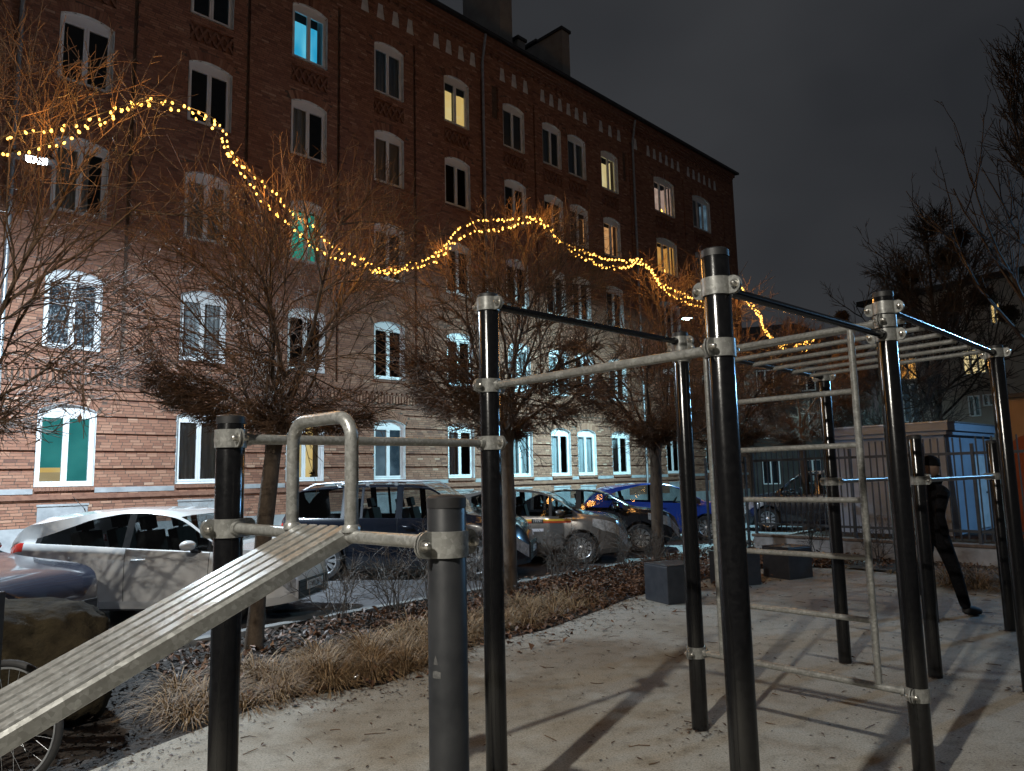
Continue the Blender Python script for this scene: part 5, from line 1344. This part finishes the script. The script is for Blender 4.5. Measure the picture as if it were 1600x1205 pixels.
m = MB(); bb, st, ht, hb, rd, fd = (-.09, 0, .30), (-.22, 0, .80), (.33, 0, .86), (.36, 0, .74), (-.53, 0, .355), (.53, 0, .355)
for a, b, r in ((bb, st, .016), (st, ht, .016), (bb, hb, .018), (ht, hb, .019)): m.tube([a, b], r, 10)
for s_ in (-.05, .05):
    m.tube([(bb[0], s_ * .6, bb[2]), (rd[0], s_, rd[2])], .010, 8); m.tube([(st[0] + .02, s_ * .3, st[2] - .06), (rd[0], s_, rd[2])], .008, 8)
    m.tube([(hb[0] + .01, s_, hb[2] - .03), (hb[0] + .06, s_, .55), (fd[0], s_, fd[2])], .011, 8)
m.build('frame', M['trim'], bike, 50)
m = MB(); m.tube([st, (-.25, 0, .93)], .013, 8); m.add([(-.42, -.07, .95), (-.42, .07, .95), (-.24, .055, .955), (-.08, .02, .945), (-.08, -.02, .945), (-.24, -.055, .955), (-.25, 0, .90)], [(0, 1, 2, 5), (5, 2, 3, 4), (0, 6, 1), (1, 6, 2), (2, 6, 3), (3, 6, 4), (4, 6, 5), (5, 6, 0)]); m.build('saddle', M['rubber'], bike)
m = MB(); m.tube([ht, (.31, 0, .97), (.38, 0, .99)], .012, 8); m.tube([(.28, -.30, 1.0), (.38, -.18, 1.0), (.38, .18, 1.0), (.28, .30, 1.0)], .012, 8); m.build('handlebar', M['trim'], bike, 60)
m = MB(); m.lathe([(.085, -.004), (.085, .004)], 24, Matrix.Translation((bb[0], -.05, bb[2])) @ Matrix.Rotation(math.pi / 2, 4, 'X')); m.tube([bb, (bb[0], -.08, bb[2]), (bb[0] + .12, -.085, bb[2] - .12), (bb[0] + .12, -.16, bb[2] - .12)], .009, 8); m.build('crank', M['zinc'], bike, 40)
stand = empty('bicycle_stand', (-2.77, 4.02, 0), math.radians(0), 'black square tube hoop stand at the left edge beside the bicycle', 'bicycle stand')
m = MB(); m.bx(-.03, .03, -.03, .03, -.1, 1.16); m.bx(-.75, -.69, -.03, .03, -.1, 1.12); m.bx(-.69, -.03, -.03, .03, 1.10, 1.16); m.build('hoop', M['trim'], stand, bevel=.006)
tag(blob('crumpled_foil', (-1.42, 6.62, .03), (.05, .035, .025), 9.1, M['foil'], 'small crumpled silver wrapper lying in the leaves', 'litter', sub=3, amp=.7), 'small crumpled silver wrapper lying in the leaves')

# ------------------------------------------------------------------ leafless shrubs along the kerb
def shrub(x, y, h, ns, seed, label, spread=.5, mat='twig_grey'):
    g = np.random.default_rng(seed); root = empty('bare_shrub', (x, y, 0), 0, label, 'shrub', 'leafless shrubs along the kerb')
    a = g.uniform(0, 6.28, ns); d = np.stack([np.cos(a) * g.uniform(.1, spread, ns), np.sin(a) * g.uniform(.1, spread, ns), np.ones(ns)], -1)
    s = np.stack([np.cos(a) * .06, np.sin(a) * .06, np.full(ns, -.03)], -1); P0 = grow_lines(s, d, h * g.uniform(.6, 1.1, ns), 7, g, -.02, .17)
    s1, d1, i, t = spawn(P0, 6, .25, .7, g); P1 = grow_lines(s1, d1, g.uniform(.15, .45, len(s1)) * h, 5, g, -.02, .22)
    s2, d2, i, t = spawn(P1, 4, .2, .7, g); P2 = grow_lines(s2, d2, g.uniform(.05, .18, len(s2)), 3, g, 0, .2)
    def rr(P, r, e): return np.linspace(r, r * e, P.shape[1])[None].repeat(len(P), 0)
    V, F = tubes(P0, rr(P0, .0062, .5), 4); link('stems', np_mesh('stems', V, F, M[mat], smooth=True), root)
    V, F = merge([tubes(P1, rr(P1, .0036, .6), 3), tubes(P2, rr(P2, .0024, .7), 3)]); link('twigs', np_mesh('twigs', V, F, M[mat]), root)
for i, (t, n_, h, ns, lab) in enumerate(((-.55, -.35, .85, 12, 'twiggy leafless shrub beside the white car bumper'), (.25, -.45, .95, 16, 'leafless shrub between white car and estate car, left one'), (.95, -.40, 1.0, 16, 'leafless shrub behind the short worn post'), (1.75, -.5, .8, 12, 'low leafless shrub right of the short worn post'), (3.6, -.45, .85, 15, 'leafless shrub before the estate car headlight'), (4.4, -.4, .9, 15, 'leafless shrub before the taxi front wheel, left side'), (5.5, -.4, .85, 14, 'leafless shrub before the taxi bumper'), (6.5, -.45, .8, 13, 'leafless shrub left of the brown tree trunk'), (8.0, -.5, .8, 12, 'leafless shrub behind the nearest jump box'), (9.4, -.5, .75, 10, 'leafless shrub behind the middle jump box'))):
    p = kp(t, n_); shrub(p[0], p[1], h, ns, 100 + i, lab)
shrub(5.75, 14.55, 1.1, 10, 131, 'tall thin leafless shrub against the railing plinth', .35, 'twig_dark'); shrub(6.5, 13.6, .9, 9, 132, 'thin leafless shrub right along the railing plinth', .4, 'twig_dark')
shrub(-6.35, 16.2, 1.35, 30, 140, 'dense grey shrub by the wall behind the estate car tail', .7)

# ------------------------------------------------------------------ railing on a plinth
FT = math.radians(-50.5); fd_ = Vector((math.cos(FT), math.sin(FT), 0)); F0 = Vector((5.30, 16.5, 0))
rail = empty('railing', F0, FT, 'grey steel bar railing on a concrete plinth behind the jump boxes', 'railing')
LF = 11.0
m = MB(); m.bx(0, LF, -.11, .11, -.1, .31); m.build('plinth', M['concrete'], rail, bevel=.01)
m = MB(); m.bx(-.03, LF, -.14, .14, .312, .365); m.build('coping', M['mortar'], rail, bevel=.01)
for z in (.58, 1.95):
    m = MB(); m.bx(0, LF, -.008, .008, z - .025, z + .025); m.build('rail', M['fence'], rail)
pm = MB(); pm.bx(-.025, .025, -.025, .025, .36, 2.12); pmesh = pm.mesh('fence_post', M['fence'])
bmb = MB(); bmb.bx(-.011, .011, -.011, .011, .42, 2.24); bmesh_ = bmb.mesh('fence_bar', M['fence'])
for k in range(6): link('fence_post', pmesh, rail, (.02 + k * 2.2, 0, 0))
for k in range(int(LF / .125)): 
    x = .11 + k * .125
    if abs((x + 1.1) % 2.2 - 1.1) > .045: link('fence_bar', bmesh_, rail, (x, .0195, 0))
# gate at the street end
gate = empty('gate', F0 + Vector((-.10, .12, 0)), FT + math.pi, 'grey steel bar gate at the kerb end of the railing', 'gate')
m = MB(); m.bx(0, 1.1, -.02, .02, .12, .17); m.bx(0, 1.1, -.02, .02, 1.90, 1.95); m.bx(0, .05, -.02, .02, .05, 2.05); m.bx(1.05, 1.1, -.02, .02, .05, 2.05); m.build('gate_frame', M['fence'], gate)
for k in range(7): link('gate_bar', bmesh_, gate, (.16 + .125 * k, .033, -.2))

# ------------------------------------------------------------------ kiosk, buildings behind
def frame_window(m_parent, x, z, w, h, y, pane, muntin=1):
    m = MB(); t = .06
    m.bx(x - w / 2, x - w / 2 + t, y - .03, y + .03, z, z + h).bx(x + w / 2 - t, x + w / 2, y - .03, y + .03, z, z + h).bx(x - w / 2 + t, x + w / 2 - t, y - .03, y + .03, z, z + t).bx(x - w / 2 + t, x + w / 2 - t, y - .03, y + .03, z + h - t, z + h)
    for k in range(muntin): xx = x - w / 2 + w * (k + 1) / (muntin + 1); m.bx(xx - .045, xx + .045, y - .032, y + .028, z + t, z + h - t)
    o = m.build('window', M['pvc'], m_parent)
    m = MB(); m.add([(x - w / 2 + t, y + .01, z + t), (x + w / 2 - t, y + .01, z + t), (x + w / 2 - t, y + .01, z + h - t), (x - w / 2 + t, y + .01, z + h - t)], [(0, 1, 2, 3)]); m.build('pane', pane, o)
    return o
M['pane_dark'] = simple('dark_pane', (.008, .009, .011), (.02, .022, .026), .08, scale=1.2)
M['pane_blue'] = simple('pale_curtained_pane', (.10, .14, .18), (.22, .28, .34), .2, scale=3)
kv = Vector((2.7, 2.4, 0)); ka = math.atan2(kv.y, kv.x)
kiosk = empty('kiosk', (11.08, 19.0, 0), ka, 'pale flat-roofed utility kiosk with a light door behind the railing', 'kiosk')
m = MB(); m.bx(0, 3.7, 0, 3.0, -.1, 2.55); m.build('wall', M['kiosk'], kiosk)
m = MB(); m.bx(-.10, 3.8, -.10, 3.1, 2.552, 2.66); m.bx(-.16, 3.86, -.16, 3.16, 2.662, 2.86); m.build('roof', M['kiosk'], kiosk)
m = MB(); m.bx(-.18, 3.88, -.18, 3.18, 2.863, 2.90); m.build('roof_edge', M['zinc'], kiosk)
m = MB(); m.bx(2.0, 2.95, -.035, -.003, .05, 2.02); dr = m.build('door', M['plaster'], kiosk, bevel=.005)
m = MB(); m.bx(2.80, 2.86, -.075, -.036, .98, 1.02); m.build('handle', M['trim'], dr)
wall2 = empty('ochre_outbuilding', (11.95, 18.1, 0), math.radians(-47), 'ochre outbuilding wall with orange painted arches at the right edge', 'outbuilding')
m = MB(); m.bx(0, 6.0, 0, .4, -.1, 3.35); m.build('wall', M['ochre'], wall2)
m = MB(); m.bx(-.1, 6.1, -.12, .5, 3.352, 3.45); m.build('roof', M['roof_dark'], wall2)
for x0 in (.12, 1.75, 3.4):
    m = MB(); a_ = [(x0, 0.02), (x0 + .95, 0.02), (x0 + .95, 2.0)] + [(x0 + .475 + .475 * math.cos(t), 2.0 + .45 * math.sin(t)) for t in np.linspace(0, math.pi, 12)][1:-1] + [(x0, 2.0)]
    m.prism(a_, -.006, -.002); m.build('painted_arch', M['orange'], wall2)
pb = empty('pale_apartment_block', (20.1, 37.9, 0), math.radians(-55), 'pale grey apartment block with a few lit windows at the right', 'building')
m = MB(); m.bx(-1.2, 22, 0, 10, -.1, 10.45); m.build('wall', M['pale_wall'], pb)
m = MB(); m.bx(-1.7, 22.5, -.5, 10.5, 10.452, 10.70); m.build('roof', M['roof_dark'], pb)
for (x0, x1, z0, z1, mt, lb) in ((.02, .96, 6.2, 7.35, 'lit_amber', 'orange lit window'), (.1, .95, 4.05, 6.0, 'pane_blue', None), (3.13, 4.15, 6.1, 7.33, 'lit_pale', 'pale yellow lit window'), (4.55, 5.0, 8.35, 9.35, 'lit_yellow', 'small yellow lit window near the roof'), (3.2, 3.72, 4.1, 5.1, 'pane_dark', None), (3.85, 4.35, 4.55, 5.1, 'pane_dark', None), (.1, .95, 8.5, 9.6, 'pane_dark', None), (6.8, 7.9, 6.1, 7.33, 'pane_dark', None), (6.8, 7.9, 3.2, 4.5, 'pane_dark', None), (6.8, 7.9, 8.3, 9.4, 'pane_dark', None), (2.2, 3.2, 8.4, 9.4, 'pane_dark', None), (9.5, 10.6, 6.1, 7.33, 'pane_dark', None), (9.5, 10.6, 8.3, 9.4, 'pane_dark', None)):
    o = frame_window(pb, (x0 + x1) / 2, z0, x1 - x0, z1 - z0, -.035, M[mt], 2 if x1 - x0 > 1 else 1)
    if lb: o['label'] = lb
ph_ = empty('dark_corner_house', (15.2, 42.0, 0), math.radians(-20), 'dark house with a hipped roof and small dim windows behind the ladder', 'building')
m = MB(); m.bx(-6.0, 4.6, 0, 9, -.1, 8.4); m.build('wall', M['dark_wall'], ph_)
m = MB(); m.add([(-6.4, -.4, 8.4), (5.0, -.4, 8.4), (5.0, 9.4, 8.4), (-6.4, 9.4, 8.4), (-2.0, 4.5, 11.0), (1.2, 4.5, 11.0)], [(0, 1, 5, 4), (1, 2, 5), (2, 3, 4, 5), (3, 0, 4), (0, 3, 2, 1)]); m.build('roof', M['roof_dark'], ph_)
for x in (-4.6, -2.6, -.6, 1.6, 3.4):
    for z in (1.0, 3.6, 6.2): frame_window(ph_, x, z, .95, 1.35, -.035, M['pane_dark'])
#PART6

# ------------------------------------------------------------------ the passer-by
def skin_obj(name, verts, edges, radii, mat, parent, root_i=0, sub=2):
    me = bpy.data.meshes.new(name); me.from_pydata(verts, edges, []); me.materials.append(mat)
    o = link(name, me, parent); md = o.modifiers.new('skin', 'SKIN'); md.use_smooth_shade = True
    for i, r in enumerate(radii):
        sv = me.skin_vertices[0].data[i]; sv.radius = (r, r) if not isinstance(r, tuple) else r; sv.use_root = (i == root_i)
    ss = o.modifiers.new('subdiv', 'SUBSURF'); ss.levels = sub; ss.render_levels = sub
    return o
per = empty('person', (4.88, 8.80, 0), math.radians(14), 'person in black hooded jacket and trousers walking right beyond the dip bars', 'person')
PV = [(0, 0, .98), (.01, 0, 1.12), (.03, 0, 1.30), (.04, 0, 1.45), (.05, 0, 1.53), (.065, 0, 1.60),
      (.02, -.10, .93), (.17, -.11, .52), (.29, -.11, .07), (.02, .10, .93), (-.04, .11, .52), (-.30, .11, .11),
      (.04, -.19, 1.43), (-.10, -.25, 1.17), (-.02, -.24, .93), (.04, .19, 1.43), (.13, .25, 1.18), (.30, .22, 1.02)]
PE = [(0, 1), (1, 2), (2, 3), (3, 4), (4, 5), (0, 6), (6, 7), (7, 8), (0, 9), (9, 10), (10, 11), (3, 12), (12, 13), (13, 14), (3, 15), (15, 16), (16, 17)]
PRD = [(.15, .12), (.155, .12), (.175, .125), (.15, .11), .062, .056, .105, .078, .060, .105, .078, .060, .080, .056, .042, .075, .056, .042]
skin_obj('body', PV, PE, PRD, M['cloth'], per)
for (p, q, tx_) in (((.29, -.11, .10), (.43, -.11, .055), .0), ((-.30, .11, .15), (-.20, .11, .05), .4)):
    a = Vector(p); b = Vector(q); d = (b - a).normalized()
    skin_obj('shoe', [tuple(a - d * .04 + Vector((0, 0, -.03))), tuple(a + d * .05 + Vector((0, 0, -.035))), tuple(b + Vector((0, 0, -.005))), tuple(b + d * .07)], [(0, 1), (1, 2), (2, 3)], [.052, .060, .050, .036], M['rubber'], per, 1, 1)
# head: one surface pushed into shape, with nose, brow, chin and ears; a knitted cap over it
import bmesh
bm = bmesh.new(); bmesh.ops.create_uvsphere(bm, u_segments=28, v_segments=20, radius=1.0)
for v in bm.verts:
    x, y, z = v.co
    k = Vector((x * .098, y * .076, z * .122))
    if z < 0: k.x += .012 * (x > 0) * (-z); k.y *= 1 - .22 * (-z)
    nose = math.exp(-((y / .20) ** 2 + ((z + .08) / .20) ** 2)) * max(x, 0); k.x += .026 * nose
    k.x += .008 * math.exp(-((y / .5) ** 2 + ((z - .22) / .10) ** 2)) * max(x, 0)
    for sy in (-1, 1): k.x -= .010 * math.exp(-(((y - sy * .36) / .16) ** 2 + ((z - .06) / .10) ** 2)) * max(x, 0)
    k.x += .007 * math.exp(-((y / .30) ** 2 + ((z + .48) / .07) ** 2)) * max(x, 0); k.x += .010 * math.exp(-((y / .30) ** 2 + ((z + .85) / .14) ** 2)) * max(x, 0)
    k.y += math.copysign(.018, y) * math.exp(-(((x + .05) / .16) ** 2 + ((z + .02) / .24) ** 2)) * (abs(y) > .6)
    v.co = k
me = bpy.data.meshes.new('head'); bm.to_mesh(me); bm.free(); me.materials.append(M['skin']); me.polygons.foreach_set('use_smooth', [True] * len(me.polygons))
hd = link('head', me, per, (.085, 0, 1.715), (0, .10, -.15))
for sy in (-1, 1):
    m = MB(); m.lathe([(0, -.011), (.008, -.008), (.011, 0), (.008, .008), (0, .011)], 10, Matrix.Translation((.078, sy * .030, .008)), cap=False); m.build('eye', M['plaster'], hd, 60)
m = MB(); m.lathe([(.107, .015), (.110, .035), (.108, .06), (.098, .095), (.07, .125), (.03, .142), (0, .146)], 24, cap=False); 
cap_ = m.build('knitted_cap', M['cloth'], hd, 60); cap_.scale = (1.0, .82, 1.0); cap_.location = (-.008, 0, -.005)
m = MB(); pts = [Vector((.02 + .115 * math.cos(a), .118 * math.sin(a), 1.575 + .03 * math.cos(a * 2) - .02 * math.cos(a))) for a in np.linspace(0, 2 * math.pi, 26)]; m.tube(pts, .042, 10, cap=False); m.build('hood', M['cloth'], per, 60)
def hand(p, d, side):
    d = Vector(d).normalized(); s_ = d.cross(Vector((0, 0, 1))); s_ = s_.normalized() if s_.length > .1 else Vector((0, 1, 0)); n_ = s_.cross(d)
    p = Vector(p); V = [tuple(p), tuple(p + d * .05), tuple(p + d * .085)]; E_ = [(0, 1), (1, 2)]; Rr = [.026, .034, .034]
    for k, (off, ln) in enumerate(((-.027, .066), (-.009, .078), (.009, .073), (.026, .056))):
        b = len(V); V += [tuple(p + d * .088 + s_ * off), tuple(p + d * (.088 + ln * .5) + s_ * off * 1.1 - n_ * .012), tuple(p + d * (.088 + ln * .85) + s_ * off * 1.1 - n_ * .036)]; E_ += [(2, b), (b, b + 1), (b + 1, b + 2)]; Rr += [.0095, .0085, .0075]
    b = len(V); V += [tuple(p + d * .03 + s_ * side * .034), tuple(p + d * .062 + s_ * side * .056 - n_ * .01), tuple(p + d * .088 + s_ * side * .060 - n_ * .022)]; E_ += [(0, b), (b, b + 1), (b + 1, b + 2)]; Rr += [.012, .0105, .009]
    skin_obj('hand', V, E_, Rr, M['cloth'], per, 0, 1)
hand((-.02, -.24, .92), (.10, 0, -1), 1); hand((.31, .22, 1.01), (.75, 0, -.55), -1)
